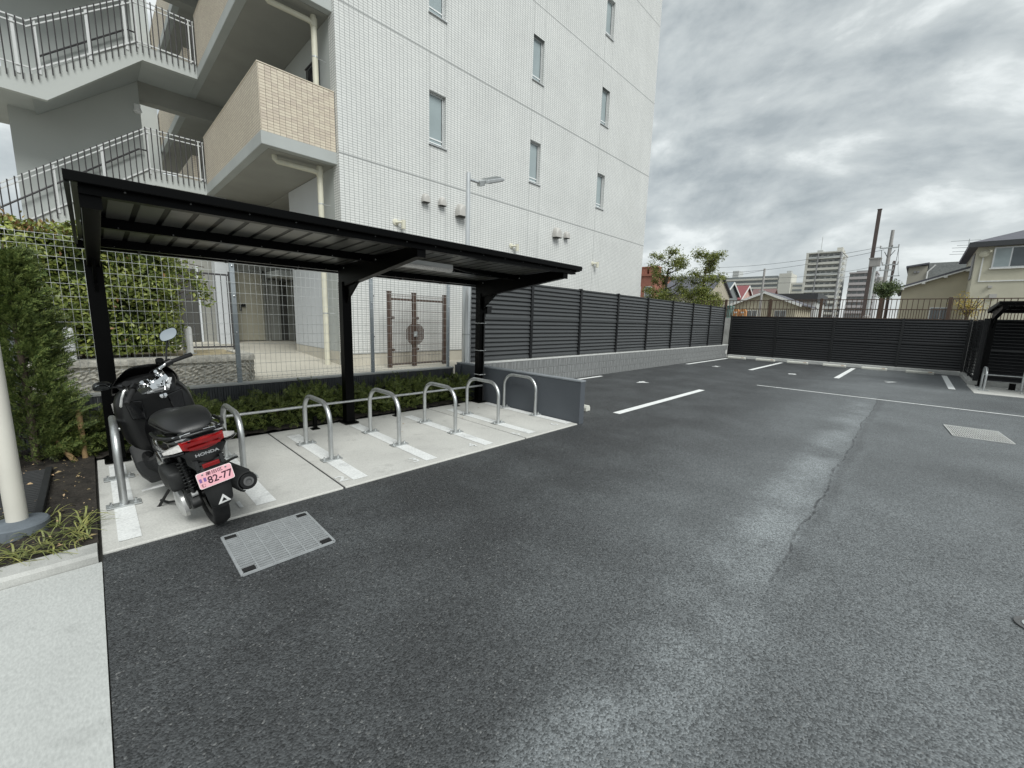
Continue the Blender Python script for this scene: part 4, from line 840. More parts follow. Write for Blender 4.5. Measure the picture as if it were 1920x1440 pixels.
def forecourt_things():
    for l, x, y in (('short white standpipe by the right end of the tall hedge', 1.07, 8.2), ('short white standpipe between the conifer and the shelter post', -0.20, 7.47)):
        w = thing('standpipe', l, 'pipe', (x, y, 0.88), 0, 'white standpipes behind the mesh fence')
        mb = MB(); mb.lathe([(0.050, 0), (0.050, 0.40), (0.042, 0.435), (0.02, 0.445)], (x, y, 0.89), (0, 0, 1), 18); obj('post', mb, 'white_metal', w, smooth=40)
        mb = MB(); mb.lathe([(0.085, 0), (0.085, 0.012), (0.06, 0.02)], (x, y, 0.897), (0, 0, 1), 18); obj('base_ring', mb, 'galv_flat', w, smooth=40)
    w = thing('bar_fence', 'black vertical bar fence between the hedge and the pillar', 'fence', (1.95, 11.8, 0.6))
    for x in (1.45, 2.42): mb = MB(); mb.box(x-0.03, x+0.03, 11.77, 11.83, 0.58, 2.5); obj('post', mb, 'dark_bar', w)
    mb = MB(); mb.box(1.45, 2.42, 11.785, 11.815, 0.72, 0.76); mb.box(1.45, 2.42, 11.785, 11.815, 2.40, 2.44); obj('rail', mb, 'dark_bar', w)
    for i in range(8): x = 1.55+i*0.115; mb = MB(); mb.tube([(x, 11.8, 0.72), (x, 11.8, 2.42)], 0.010, 6); obj('bar', mb, 'dark_bar', w)
    # rough stone planter holding the tall hedge
    w = thing('stone_planter', 'low rough stone planter wall below the tall hedge', 'planter', (-0.4, 7.5, 0.44))
    nu, nv = 170, 16; vs = []
    def path(u):
        # front face along X then rounded corner and return along +Y
        L1 = 4.45; 
        if u < L1: return (-2.8+u, 7.40, 0, -1)
        a = min((u-L1)/0.35, math.pi/2*1.0)
        if (u-L1) < 0.35*math.pi/2: return (1.65+0.12*0+0.22*math.sin(a)*0.6, 7.40+0.22*(1-math.cos(a)), math.sin(a), -math.cos(a))
        return (1.65+0.132, 7.62+(u-L1-0.55), 1, 0)
    mb = MB(); st = []
    for j in range(nv+1):
        for i in range(nu+1):
            x, y, nx_, ny_ = path(5.9*i/nu); z = 0.40+0.44*j/nv; d = random.uniform(-0.004, 0.018)+0.012*math.sin(i*1.9+j*2.3); st.append((x+nx_*d, y+ny_*d, z))
    mb.add(st, [(j*(nu+1)+i, j*(nu+1)+i+1, (j+1)*(nu+1)+i+1, (j+1)*(nu+1)+i) for j in range(nv) for i in range(nu)]); obj('stone_face', mb, 'stone_face', w, fixn=False)
    mb = MB(); ring = []
    for i in range(61):
        x, y, nx_, ny_ = path(5.9*i/60); o_ = 0.035+random.uniform(-0.006, 0.006)
        ring.append([(x+nx_*o_, y+ny_*o_, 0.845), (x+nx_*o_*1.05, y+ny_*o_*1.05, 0.90), (x+nx_*o_*0.6, y+ny_*o_*0.6, 0.925), (x-nx_*0.16, y-ny_*0.16, 0.925), (x-nx_*0.16, y-ny_*0.16, 0.845)])
    mb.loft(ring); obj('cap_stone', mb, 'stone_face', w, smooth=50)
    mb = MB(); mb.quad((-2.8, 7.5, 0.895), (1.66, 7.5, 0.895), (1.66, 9.0, 0.90), (-2.8, 9.0, 0.90)); obj('planting_soil', mb, 'planter_soil', w, fixn=False)
forecourt_things()

# ================================================================== planting
def tall_hedge():
    w = thing('tall_hedge', 'tall clipped evergreen hedge with reddish tips behind the wire mesh fence', 'hedge', (-0.8, 8.0, 0.9))
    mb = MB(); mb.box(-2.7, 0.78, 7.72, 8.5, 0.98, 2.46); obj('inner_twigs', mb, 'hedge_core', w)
    n = 16000
    # front face and right end, bumpy
    u = rng.random(n); X = -2.75+u*3.62; Z = 0.98+rng.random(n)*1.66
    edge = 0.93-0.13*np.sin(Z*5.3)-0.10*np.sin(Z*11+1)+np.clip((Z-1.9), 0, 1)*0.22
    keep = X < edge; X = X[keep]; Z = Z[keep]; n1 = len(X)
    bump = 0.07*np.sin(X*7+Z*4)+0.06*np.sin(X*3.1-Z*8.3)+0.05*np.sin(X*15+Z*13)
    Y = 7.56+bump+rng.random(n1)**1.5*0.24; C = np.stack([X, Y, Z+0.05*np.sin(X*5)*(Z > 2.3)], 1)
    no = unit(n1)*0.85+np.array([0.05, -1.0, 0.45]); D = unit(n1)*0.9+np.array([0.1, -0.35, 0.35])
    s = 0.045+rng.random(n1)*0.04; o = leaves('foliage', C, D, no, s, s*0.50, 'hedge_leaf', w); stuff(o)
    m = 3000; X = 0.70+rng.random(m)**2*0.28; Z = 1.0+rng.random(m)*1.5; Y = 7.6+rng.random(m)*0.9; C = np.stack([X, Y, Z], 1); D = unit(m)+np.array([0.6, 0, 0.3]); s = 0.045+rng.random(m)*0.04
    stuff(leaves('foliage', C, D, unit(m)+np.array([1.0, -0.4, 0.5]), s, s*0.5, 'hedge_leaf', w))
    # the loose spray at the right shoulder
    m = 420; t = rng.random(m); C = np.stack([0.9+t*0.42+rng.normal(0, 0.03, m), 7.8+rng.normal(0, 0.08, m), 2.30-t*0.5+rng.normal(0, 0.13, m)*(1-t*0.3)], 1); s = 0.05+rng.random(m)*0.03
    stuff(leaves('foliage', C, unit(m)+np.array([0.4, -0.2, 0]), unit(m)+np.array([0, -0.8, 0.4]), s, s*0.5, 'hedge_leaf', w))
    mb = MB()
    for i in range(5): mb.tube([(0.85, 7.8, 1.6+i*0.15), (1.05, 7.8, 1.75+i*0.13), (1.28, 7.78, 1.75+i*0.12)], 0.006, 5)
    for i in range(14): x = -2.5+i*0.24; mb.tube([(x, 7.9, 0.9), (x+random.uniform(-.05, .05), 7.8, 1.3)], 0.014, 5)
    stuff(obj('stems', mb, 'bark', w))
    m = 1500; X = -2.75+rng.random(m)*3.4; C = np.stack([X, 7.55+rng.random(m)*0.7, 2.56+0.05*np.sin(X*6)+0.03*np.sin(X*17)+rng.normal(0, 0.05, m)], 1); D = unit(m)*0.7+np.array([0, -0.2, 0.9]); s = 0.05+rng.random(m)*0.035
    k = m//2
    stuff(leaves('new_shoots', C[:k], D[:k], unit(k)+np.array([0, -0.8, 0.5]), s[:k], s[:k]*0.42, 'hedge_yellow', w)); stuff(leaves('red_shoots', C[k:], D[k:], unit(m-k)+np.array([0, -0.8, 0.5]), s[k:], s[k:]*0.40, 'hedge_red', w))
    m = 60; C = np.stack([-2.7+rng.random(m)*3.5, 7.5+rng.random(m)*0.1, 1.0+rng.random(m)*1.5], 1); s = 0.045+rng.random(m)*0.03
    stuff(leaves('red_shoots', C, unit(m)+np.array([0, -0.3, 0.3]), unit(m)*0.6+np.array([0, -1.0, 0.4]), s, s*0.45, 'hedge_red', w))
tall_hedge()
def sprays(name, base, dirs, length, m, parent, per=11, w=0.010, ll=0.045):
    """feathery conifer sprays: small flat leaflets on both sides of little twigs"""
    n = len(base); t = np.linspace(0.12, 1.0, per); d = dirs/np.linalg.norm(dirs, axis=1, keepdims=True)
    ax = unit(n); side = np.cross(d, ax); side /= np.linalg.norm(side, axis=1, keepdims=True)+1e-9
    Cs, Ds, Ns, Ls = [], [], [], []
    for i, tt in enumerate(t):
        for sg in (-1, 1):
            dd = d*0.8+side*sg*0.65+unit(n)*0.18; l = ll*(1.15-0.55*tt)*(0.8+0.4*rng.random(n))
            p = base+d*(length*tt)[:, None]+np.array([0, 0, -0.10])*(length*tt*tt)[:, None]; Cs.append(p+dd*(l*0.5)[:, None]); Ds.append(dd); Ns.append(np.cross(d, side)+unit(n)*0.3); Ls.append(l)
    C = np.concatenate(Cs); D = np.concatenate(Ds); Nn = np.concatenate(Ns); L = np.concatenate(Ls)
    return stuff(leaves(name, C, D, Nn, L, np.full(len(L), w), m, parent, fold=0.1))
def low_hedge():
    for nm, lab, x0, x1, hgt, n in (('low_hedge', 'low dark green conifer ground hedge behind the racks', 0.75, 5.10, 0.52, 2300), ('low_shrub', 'dark low conifer shrub left of the scooter beside the post', -0.42, 0.62, 0.50, 480)):
        w = thing(nm, lab, 'hedge' if x1 > 2 else 'shrub', ((x0+x1)/2, 6.35, 0.03))
        X = x0+rng.random(n)*(x1-x0); prof = hgt*(0.80+0.10*np.sin(X*3.7)+0.08*np.sin(X*8.9+1)+0.05*np.sin(X*17)); a = rng.random(n)
        fr = rng.random(n) < 0.55
        Y = np.where(fr, 6.05+0.10*np.sin(X*5)*0.5+rng.random(n)*0.14, 6.10+rng.random(n)*0.5); Z = np.where(fr, 0.05+a*prof*0.85, prof*(0.62+0.38*a))
        B = np.stack([X, Y, Z], 1); D = unit(n)*0.75+np.array([0, -0.55, 0.45])+np.where(fr, 0, 1)[:, None]*np.array([0, 0.35, 0.5])
        sprays('foliage', B, D, 0.08+rng.random(n)*0.10, 'juniper', w, per=10, w=0.0105, ll=0.042)
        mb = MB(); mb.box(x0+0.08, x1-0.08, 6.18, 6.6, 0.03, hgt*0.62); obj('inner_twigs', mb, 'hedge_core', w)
        mb = MB()
        for i in range(int((x1-x0)/0.22)): x = x0+0.1+i*0.22; mb.tube([(x, 6.25, 0.02), (x+random.uniform(-.06, .06), 6.15, 0.28)], 0.007, 5)
        stuff(obj('stems', mb, 'bark', w))
low_hedge()
def conifer():
    w = thing('conifer_tree', 'young feathery green conifer tied to stakes at the left edge', 'tree', (-0.50, 6.15, 0.03)); x, y = -0.50, 6.15
    mb = MB(); mb.tube([(x, y, 0.0), (x+0.01, y, 0.8), (x-0.01, y, 1.6), (x, y, 2.15)], [0.035, 0.028, 0.016, 0.005], 10); obj('trunk', mb, 'bark', w, smooth=60)
    n = 2600; t = rng.random(n)**0.9; Z = 0.10+t*1.95; a = rng.random(n)*2*math.pi
    R = (0.35*(1-t)**0.66+0.05)*(0.55+0.45*rng.random(n))*(1+0.22*np.sin(a*3+Z*6)); rr = R*(0.15+0.85*rng.random(n)**0.6)
    B = np.stack([x+rr*np.cos(a), y+rr*np.sin(a), Z], 1); D = np.stack([np.cos(a), np.sin(a), np.full(n, 0.75)], 1)+unit(n)*0.4
    sprays('foliage', B, D, 0.10+rng.random(n)*0.13, 'conifer', w, per=10, w=0.011, ll=0.046)
    mb = MB()
    for i in range(60):
        tt = random.random(); zz = 0.2+tt*1.7; an = random.random()*6.28; r_ = 0.30*(1-tt)**0.75+0.03; mb.tube([(x, y, zz), (x+r_*math.cos(an), y+r_*math.sin(an), zz+0.12)], 0.005, 4)
    stuff(obj('limbs', mb, 'bark', w))
    for l, a_, b_ in (('leaning timber stake on the near side of the conifer', (-0.22, 5.98, 0.0), (-0.36, 6.06, 0.26)), ('timber stake right of the conifer trunk', (-0.16, 6.02, 0.0), (-0.165, 6.04, 0.55))):
        s = thing('timber_stake', l, 'stake', a_); mb = MB(); mb.tube([a_, b_], 0.024, 10); obj('stake', mb, 'wood_stake', s, smooth=40)
conifer()
def grass_and_litter():
    mb = MB(); rn = []
    clumps = [(-0.33, 3.98), (-0.22, 3.90), (-0.40, 4.12), (-0.18, 4.08), (-0.28, 4.2), (-0.15, 3.83), (-0.38, 3.80), (-0.50, 3.85), (-0.62, 3.80), (-0.30, 3.76), (-0.45, 3.76), (-0.20, 3.98), (-0.7, 3.95), (-0.62, 4.5), (-0.35, 4.42), (-0.55, 3.74), (-0.17, 4.22)]
    for cx, cy in clumps:
        for k in range(random.randint(8, 15)):
            a = random.random()*6.283; L = random.uniform(0.10, 0.24); h = random.uniform(0.03, 0.10); w = random.uniform(0.0035, 0.006); px = cx+random.uniform(-0.03, 0.03); py = cy+random.uniform(-0.03, 0.03)
            pts = []
            for t in np.linspace(0, 1, 6): pts.append(Vector((px+L*t*math.cos(a+0.5*t), py+L*t*math.sin(a+0.5*t), 0.045+h*4*t*(1-t*0.92)*0.6)))
            side = Vector((-math.sin(a), math.cos(a), 0)); vs = []
            for i, p in enumerate(pts): ww = w*(1-(i/5)**2*0.85); vs += [p-side*ww, p+side*ww]
            mb.add(vs, [(2*i, 2*i+1, 2*i+3, 2*i+2) for i in range(5)])
    o = obj('grass_tufts', mb, 'grass', fixn=False); stuff(o); tag(o, 'pale green strappy grass tufts on the soil beside the kerb', 'grass')
    a = o.data.attributes.new('rnd', 'FLOAT', 'POINT'); a.data.foreach_set('value', np.repeat(rng.random(len(o.data.vertices)//12+1), 12)[:len(o.data.vertices)].astype(np.float32))
    n = 260; C = np.stack([-0.10-rng.random(n)*1.3, 3.72+rng.random(n)*2.3, np.full(n, 0.062)+rng.random(n)*0.012], 1); s = 0.012+rng.random(n)**3*0.045
    o = leaves('fallen_leaves', C, unit(n)*np.array([1, 1, 0.2]), unit(n)*0.5+np.array([0, 0, 1]), s, s*0.55, 'dead_leaf'); stuff(o); tag(o, 'scattered yellow and brown fallen leaves on the dark soil', 'leaves')
    n = 34; C = np.stack([rng.random(n)*5.0, 3.75+rng.random(n)**0.5*2.1, np.full(n, 0.024)], 1); s = 0.010+rng.random(n)**3*0.035
    o = leaves('fallen_leaves', C, unit(n)*np.array([1, 1, 0.1]), unit(n)*0.3+np.array([0, 0, 1]), s, s*0.5, 'dead_leaf'); stuff(o); tag(o, 'few tiny dry leaves lying on the concrete pad', 'leaves')
grass_and_litter()
# ================================================================== scooter (local: x right, y forward, z up; origin under the rear wheel)
def se(y, zc, hw, hh, n=2.6, N_=28, cx=0.0, tilt=0.0):
    r = []
    for k in range(N_):
        a = 2*math.pi*k/N_; c, s = math.cos(a), math.sin(a); px = hw*math.copysign(abs(c)**(2/n), c); pz = hh*math.copysign(abs(s)**(2/n), s); r.append((cx+px, y+tilt*pz, zc+pz))
    return r
def scooter():
    W = thing('scooter', 'glossy black maxi scooter with pink number plate leaning on its stand', 'scooter', (0.555, 3.60, 0.018))
    W.rotation_euler = (0, rad(-10.5), rad(4.0)); W.rotation_mode = 'XYZ'
    def P(name, mb, m, par=W, **k): return obj(name, mb, m, par, local=True, **k)
    # wheels
    def wheel(c, ax, R, hw, parent, name):
        prof = [(R-0.075, -hw*0.62), (R-0.06, -hw*0.9), (R-0.035, -hw), (R-0.014, -hw*0.86), (R-0.003, -hw*0.45), (R, 0), (R-0.003, hw*0.45), (R-0.014, hw*0.86), (R-0.035, hw), (R-0.06, hw*0.9), (R-0.075, hw*0.62)]
        mb = MB(); mb.lathe([(R-0.10, -0.02), (R-0.08, -hw*0.6), (R-0.07, -hw*0.62), (R-0.07, hw*0.62), (R-0.08, hw*0.6), (R-0.10, 0.02)], c, ax, 36, True); mb.lathe([(0.035, -0.05), (0.04, 0.05)], c, ax, 16)
        c = Vector(c); axv = Vector(ax).normalized(); ref = Vector((0, 0, 1)); u = axv.cross(ref).normalized(); v = axv.cross(u)
        for k in range(5): a = 2*math.pi*k/5+0.3; d = u*math.cos(a)+v*math.sin(a); mb.bar(c+d*0.03, c+d*(R-0.085), 0.035, 0.03, axv)
        w = P(name, mb, 'satin_black', parent, smooth=40)
        mb = MB(); mb.lathe(prof, c, ax, 44, True)
        P('tyre', mb, 'rubber', w, smooth=45); return w
    wheel((0, 0, 0.262), (1, 0, 0), 0.262, 0.052, W, 'rear_wheel')
    # tread grooves
    TH = rad(36); PIV = Vector((0.02, 1.03, 0.93)); AX = Vector((0, -0.60, 0.80))
    ST = Matrix.Translation(PIV) @ Matrix.Rotation(TH, 4, AX) @ Matrix.Translation(-PIV)
    fc = ST @ Vector((0, 1.33, 0.262)); fa = ST.to_3x3() @ Vector((1, 0, 0)); fc.z = 0.262
    fa.z = 0
    wheel(tuple(fc), tuple(fa), 0.262, 0.046, W, 'front_wheel')
    mb = MB()
    for s in (-1, 1): mb.tube([ST @ Vector((s*0.075, 1.31, 0.28)), ST @ Vector((s*0.075, 1.17, 0.62))], 0.022, 10)
    P('fork', mb, 'satin_black', smooth=40)
    mb = MB(); rings = []
    for a in np.linspace(rad(20), rad(165), 12):
        q = []
        for t in np.linspace(0, math.pi, 9): q.append(tuple(Vector(fc)+Vector(fa).normalized()*(0.066*math.cos(t))+(Vector((0, 0, 1)).cross(Vector(fa)).normalized()*math.cos(a)+Vector((0, 0, 1))*math.sin(a))*(0.265+0.025*math.sin(t))))
        rings.append(q)
    nb = len(rings[0]); m2 = MB(); m2.add([p for r in rings for p in r], [(i*nb+k, i*nb+k+1, (i+1)*nb+k+1, (i+1)*nb+k) for i in range(len(rings)-1) for k in range(nb-1)]); P('front_fender', m2, 'gloss_black', smooth=60, fixn=False)
    # bodywork
    T = [(-0.375, 0.775, 0.075, 0.014), (-0.34, 0.768, 0.125, 0.030), (-0.27, 0.752, 0.158, 0.050), (-0.15, 0.728, 0.178, 0.075), (0.03, 0.695, 0.188, 0.098), (0.22, 0.655, 0.188, 0.120), (0.42, 0.60, 0.178, 0.145), (0.60, 0.535, 0.165, 0.155), (0.76, 0.47, 0.150, 0.145), (0.84, 0.45, 0.12, 0.12)]
    mb = MB(); mb.loft([se(*t) for t in T]); body = P('tail_cowl', mb, 'gloss_black', smooth=50)
    # side character line: silver trim under the cowl on both sides
    for s in (-1, 1):
        mb = MB(); mb.tube([(s*0.150, -0.24, 0.700), (s*0.172, -0.12, 0.655), (s*0.180, 0.02, 0.602), (s*0.176, 0.08, 0.560), (s*0.172, 0.16, 0.575), (s*0.180, 0.26, 0.64)], [0.004, 0.007, 0.008, 0.008, 0.007, 0.003], 8); P('trim', mb, 'decal_silver', body, smooth=40)
        # lower side panel
        mb = MB(); mb.loft([se(0.10, 0.56, 0.045, 0.05, cx=s*0.125), se(0.25, 0.51, 0.055, 0.11, cx=s*0.13), se(0.45, 0.43, 0.05, 0.14, cx=s*0.135), se(0.65, 0.36, 0.045, 0.11, cx=s*0.145), se(0.90, 0.31, 0.05, 0.055, cx=s*0.17), se(1.05, 0.34, 0.04, 0.07, cx=s*0.18)]); P('side_panel', mb, 'gloss_black', body, smooth=50)
    SEAT = [(-0.235, 0.800, 0.060, 0.010), (-0.19, 0.815, 0.110, 0.026), (-0.10, 0.835, 0.140, 0.040), (0.04, 0.845, 0.152, 0.046), (0.18, 0.838, 0.157, 0.048), (0.29, 0.815, 0.158, 0.048), (0.37, 0.785, 0.154, 0.044), (0.50, 0.765, 0.142, 0.044), (0.64, 0.755, 0.115, 0.044), (0.75, 0.745, 0.080, 0.036), (0.80, 0.735, 0.045, 0.02)]
    mb = MB(); mb.loft([se(*t, n=2.3) for t in SEAT]); st = P('seat', mb, 'seat_vinyl', smooth=60)
    mb = MB(); mb.tube([(sx, y, z) for sx, y, z in ((-0.158, 0.30, 0.80), (-0.155, 0.1, 0.815), (-0.13, -0.12, 0.812), (-0.07, -0.225, 0.802), (0.07, -0.225, 0.802), (0.13, -0.12, 0.812), (0.155, 0.1, 0.815), (0.158, 0.30, 0.80))], 0.006, 6); P('piping', mb, 'satin_black', st, smooth=40)
    # grab rail with silver brackets
    mb = MB(); mb.tube([(-0.185, 0.10, 0.775), (-0.185, -0.10, 0.785), (-0.155, -0.24, 0.795), (-0.08, -0.315, 0.797), (0.08, -0.315, 0.797), (0.155, -0.24, 0.795), (0.185, -0.10, 0.785), (0.185, 0.10, 0.775)], 0.0125, 10); gr = P('grab_rail', mb, 'satin_black', smooth=40)
    for s in (-1, 1):
        mb = MB(); mb.box(s*0.085-0.014, s*0.085+0.014, -0.315, -0.255, 0.782, 0.814); mb.box(s*0.085-0.05, s*0.085+0.05, -0.285, -0.272, 0.800, 0.808); P('bracket', mb, 'chrome', gr, bevel=0.004)
    mb = MB(); mb.box(-0.13, 0.13, -0.345, -0.33, 0.786, 0.793); P('trim_strip', mb, 'decal_silver', gr)
    # tail light, turn lenses, lower tail panel
    mb = MB()
    mb.loft([[(x*w, y0+y1*abs(x)**2*0.35, z) for x, z in ((-1, 0.728), (-0.5, 0.710), (0, 0.706), (0.5, 0.710), (1, 0.728), (0.97, 0.776), (0.5, 0.783), (0, 0.785), (-0.5, 0.783), (-0.97, 0.776))] for w, y0, y1 in ((0.121, -0.30, 0.06), (0.126, -0.375, 0.08), (0.116, -0.397, 0.10))]); tl = P('tail_light', mb, 'lens_red', smooth=35)
    mb = MB(); mb.box(-0.085, 0.085, -0.402, -0.395, 0.722, 0.738); P('inner_bar', mb, 'lens_red_dark', tl)
    mb = MB(); mb.box(-0.105, 0.105, -0.401, -0.393, 0.752, 0.772); P('inner_bar', mb, 'lens_red_dark', tl)
    for s in (-1, 1):
        mb = MB(); mb.loft([[(s*x, y, z) for x, y, z in ((0.116, -0.372, 0.728), (0.122, -0.36, 0.772), (0.118, -0.30, 0.76), (0.112, -0.31, 0.722))], [(s*x, y, z) for x, y, z in ((0.160, -0.335, 0.718), (0.165, -0.32, 0.748), (0.160, -0.27, 0.742), (0.156, -0.28, 0.712))], [(s*x, y, z) for x, y, z in ((0.200, -0.270, 0.708), (0.203, -0.262, 0.722), (0.198, -0.235, 0.718), (0.196, -0.24, 0.706))]]); tn = P('turn_signal', mb, 'lens_clear', smooth=40)
        mb = MB(); mb.tube([(s*0.11, -0.375, 0.712), (s*0.160, -0.34, 0.706), (s*0.207, -0.262, 0.700)], 0.008, 6); P('rim', mb, 'gloss_black', tn, smooth=40)
    mb = MB(); mb.loft([[(x*w, y+abs(x)**2*0.05, z) for x in np.linspace(-1, 1, 9)]+[(x*w*0.98, y+0.05+abs(x)**2*0.05, z-0.002) for x in np.linspace(1, -1, 9)] for w, y, z in ((0.145, -0.372, 0.704), (0.130, -0.377, 0.690), (0.100, -0.380, 0.645), (0.080, -0.372, 0.612), (0.06, -0.350, 0.600))]); lp = P('tail_panel', mb, 'matt_plastic', smooth=45)
    me = text_mesh('HONDA', 0.026, extrude=0.0008, bold=0.0009); me.materials.append(MATS['decal_silver']); me.transform(Matrix.Scale(1.35, 4, (1, 0, 0)))
    o = bpy.data.objects.new('lettering', me); COL.objects.link(o); o.parent = lp; o.location = (0.0, -0.3835, 0.672); o.rotation_euler = (rad(90-4), 0, 0)
    me = text_mesh('PCX', 0.040, extrude=0.0008, bold=0.001); me.materials.append(MATS['decal_silver']); me.transform(Matrix.Scale(1.5, 4, (1, 0, 0)))
    o = bpy.data.objects.new('lettering', me); COL.objects.link(o); o.parent = body; o.location = (-0.1875, -0.035, 0.690); o.rotation_euler = (rad(90), 0, rad(-90+4))
    # rear fender / flap
    F = [(-0.350, 0.615, 0.078), (-0.372, 0.56, 0.080), (-0.385, 0.50, 0.080), (-0.390, 0.43, 0.078), (-0.385, 0.36, 0.074), (-0.372, 0.30, 0.068), (-0.358, 0.268, 0.056), (-0.350, 0.255, 0.040)]
    mb = MB(); mb.loft([[(x*w, y+abs(x)**2.5*0.028, z) for x in np.linspace(-1, 1, 9)]+[(x*w*0.95, y+0.012+abs(x)**2.5*0.028, z) for x in np.linspace(1, -1, 9)] for y, z, w in F]); fl = P('rear_fender', mb, 'matt_plastic', smooth=40)
    mb = MB()
    for s in (-1, 1): mb.bar((s*0.085, -0.20, 0.60), (s*0.070, -0.37, 0.60), 0.02, 0.06)
    mb.loft([se(-0.36, 0.60, 0.075, 0.012), se(-0.15, 0.60, 0.085, 0.03), se(0.1, 0.58, 0.085, 0.03)]); mb.loft([se(-0.10, 0.55, 0.10, 0.05), se(0.15, 0.50, 0.105, 0.10), se(0.5, 0.42, 0.11, 0.13), se(0.8, 0.38, 0.11, 0.10)]); P('inner_fender', mb, 'mat_black', smooth=40)
    tri = MB(); c = (0.008, 0.315); R1, R2 = 0.047, 0.019
    o3 = [(c[0]+R1*math.cos(a)*0.95, c[1]+R1*math.sin(a)) for a in (rad(90), rad(210), rad(330))]; i3 = [(c[0]+R2*math.cos(a), c[1]+R2*math.sin(a)) for a in (rad(90), rad(210), rad(330))]
    def fy(z): return np.interp(z, [f[1] for f in F[::-1]], [f[0] for f in F[::-1]])-0.0025
    for k in range(3): j = (k+1) % 3; tri.quad(*[(p[0], float(fy(p[1])), p[1]) for p in (o3[k], o3[j], i3[j], i3[k])])
    P('triangle_decal', tri, 'decal_white', fl, fixn=False)
    mb = MB(); mb.box(-0.048, 0.048, -0.397, -0.378, 0.578, 0.606); P('reflector', mb, 'lens_red_dark', bevel=0.004)
    # number plate
    pl_ = MB(); w_, h_, r_ = 0.100, 0.0535, 0.012; rim = []
    for cx, cz, a0 in ((w_-r_, h_-r_, 0), (-w_+r_, h_-r_, 90), (-w_+r_, -h_+r_, 180), (w_-r_, -h_+r_, 270)):
        for a in (0, 30, 60, 90): rim.append((cx+r_*math.cos(rad(a0+a)), cz+r_*math.sin(rad(a0+a))))
    MP = Matrix.Translation((0, -0.402, 0.505)) @ Matrix.Rotation(rad(-7), 4, 'X')
    pl_.prism(rim, 1, -0.001, 0.002); pl_.xf(MP); plate = P('number_plate', pl_, 'plate_rim')
    inn = MB(); inn.prism([(a*0.965, b*0.94) for a, b in rim], 1, -0.0016, 0.0); inn.xf(MP); P('plate_face', inn, 'plate_pink', plate)
    def ptext(s, size, x, z, sx=1.0, bold=0.0, m='plate_ink'):
        me = text_mesh(s, size, bold=bold); me.materials.append(MATS[m]); me.transform(Matrix.Scale(sx, 4, (1, 0, 0))); o = bpy.data.objects.new('lettering', me); COL.objects.link(o); o.parent = plate
        o.matrix_local = MP @ Matrix.Translation((x, -0.0024, z)) @ Matrix.Rotation(rad(90), 4, 'X')
    ptext('82-77', 0.066, 0.022, -0.012, 0.92, 0.0012); ptext('墨田区', 0.027, 0.0, 0.034, 1.2, 0.0002); ptext('む', 0.028, -0.076, -0.034)
    for dx in (-0.084, -0.060): mb = MB(); mb.box(dx-0.007, dx+0.007, -0.0024, -0.0018, -0.010, 0.016); mb.xf(MP); P('plate_print', mb, 'plate_print', plate)
    for s in (-1, 1): mb = MB(); mb.lathe([(0.006, 0), (0.006, 0.004), (0.003, 0.005)], (s*0.066, -0.001, 0.040), (0, -1, 0), 10); mb.xf(MP); P('screw', mb, 'chrome', plate)
    # rear suspension, engine, exhaust
    for s in (-1, 1):
        mb = MB(); a = Vector((s*0.100, -0.12, 0.33)); b = Vector((s*0.105, -0.08, 0.61)); mb.tube([a, b], 0.016, 10); sh = P('shock_absorber', mb, 'satin_black', smooth=40)
        d = (b-a); u = d.cross(Vector((1, 0, 0))).normalized(); v = d.cross(u).normalized()
        pts = [a+d*(0.15+0.75*t)+(u*math.cos(t*2*math.pi*9)+v*math.sin(t*2*math.pi*9))*0.030 for t in np.linspace(0, 1, 110)]
        mb = MB(); mb.tube(pts, 0.0052, 6); P('spring', mb, 'satin_black', sh, smooth=40)
        mb = MB(); mb.lathe([(0.018, -0.018), (0.018, 0.018)], a, (1, 0, 0), 10); P('lower_mount', mb, 'cast_alu', sh)
    mb = MB(); mb.loft([se(-0.055, 0.43, 0.030, 0.05, n=4, cx=-0.150), se(-0.04, 0.43, 0.048, 0.070, n=4.5, cx=-0.155), se(0.08, 0.44, 0.060, 0.088, n=4.5, cx=-0.158), se(0.20, 0.43, 0.058, 0.082, n=4.5, cx=-0.155), se(0.28, 0.42, 0.035, 0.055, n=4, cx=-0.150)]); P('air_box', mb, 'engine_dark', smooth=45)
    mb = MB(); mb.loft([[(x, y*1.0+dy, z) for y, z in [(0.15+0.30*math.cos(a)*(1.0), 0.265+0.085*math.sin(a)*(1.1 if math.cos(a) < 0 else 0.9)) for a in np.linspace(0, 2*math.pi, 28, endpoint=False)]] for x, dy in ((-0.075, 0), (-0.135, 0))]); cc = P('belt_case', mb, 'engine_dark', smooth=40, bevel=0.008)
    mb = MB(); mb.lathe([(0.112, 0.0), (0.110, 0.024), (0.092, 0.040), (0.03, 0.048)], (-0.140, 0.13, 0.205), (-1, 0, 0), 28); P('cover', mb, 'cast_alu', cc, smooth=40)
    mb = MB(); mb.lathe([(0.09, 0.0), (0.088, 0.016), (0.05, 0.022)], (-0.133, 0.36, 0.265), (-1, 0, 0), 28); P('cover', mb, 'engine_dark', cc, smooth=40)
    mb = MB(); mb.lathe([(0.070, 0.0), (0.068, 0.05), (0.05, 0.062)], (-0.085, -0.035, 0.270), (-1, 0, 0), 20); mb.box(-0.135, -0.07, -0.09, 0.02, 0.255, 0.335); P('hub_cover', mb, 'engine_dark', cc, bevel=0.006)
    mb = MB(); mb.loft([se(0.02, 0.27, 0.07, 0.06), se(0.25, 0.30, 0.09, 0.08), se(0.5, 0.30, 0.10, 0.09), se(0.7, 0.32, 0.08, 0.07)]); P('engine', mb, 'engine_dark', smooth=50)
    mu = MB(); a = Vector((0.165, 0.38, 0.26)); b = Vector((0.180, -0.335, 0.355)); d = b-a
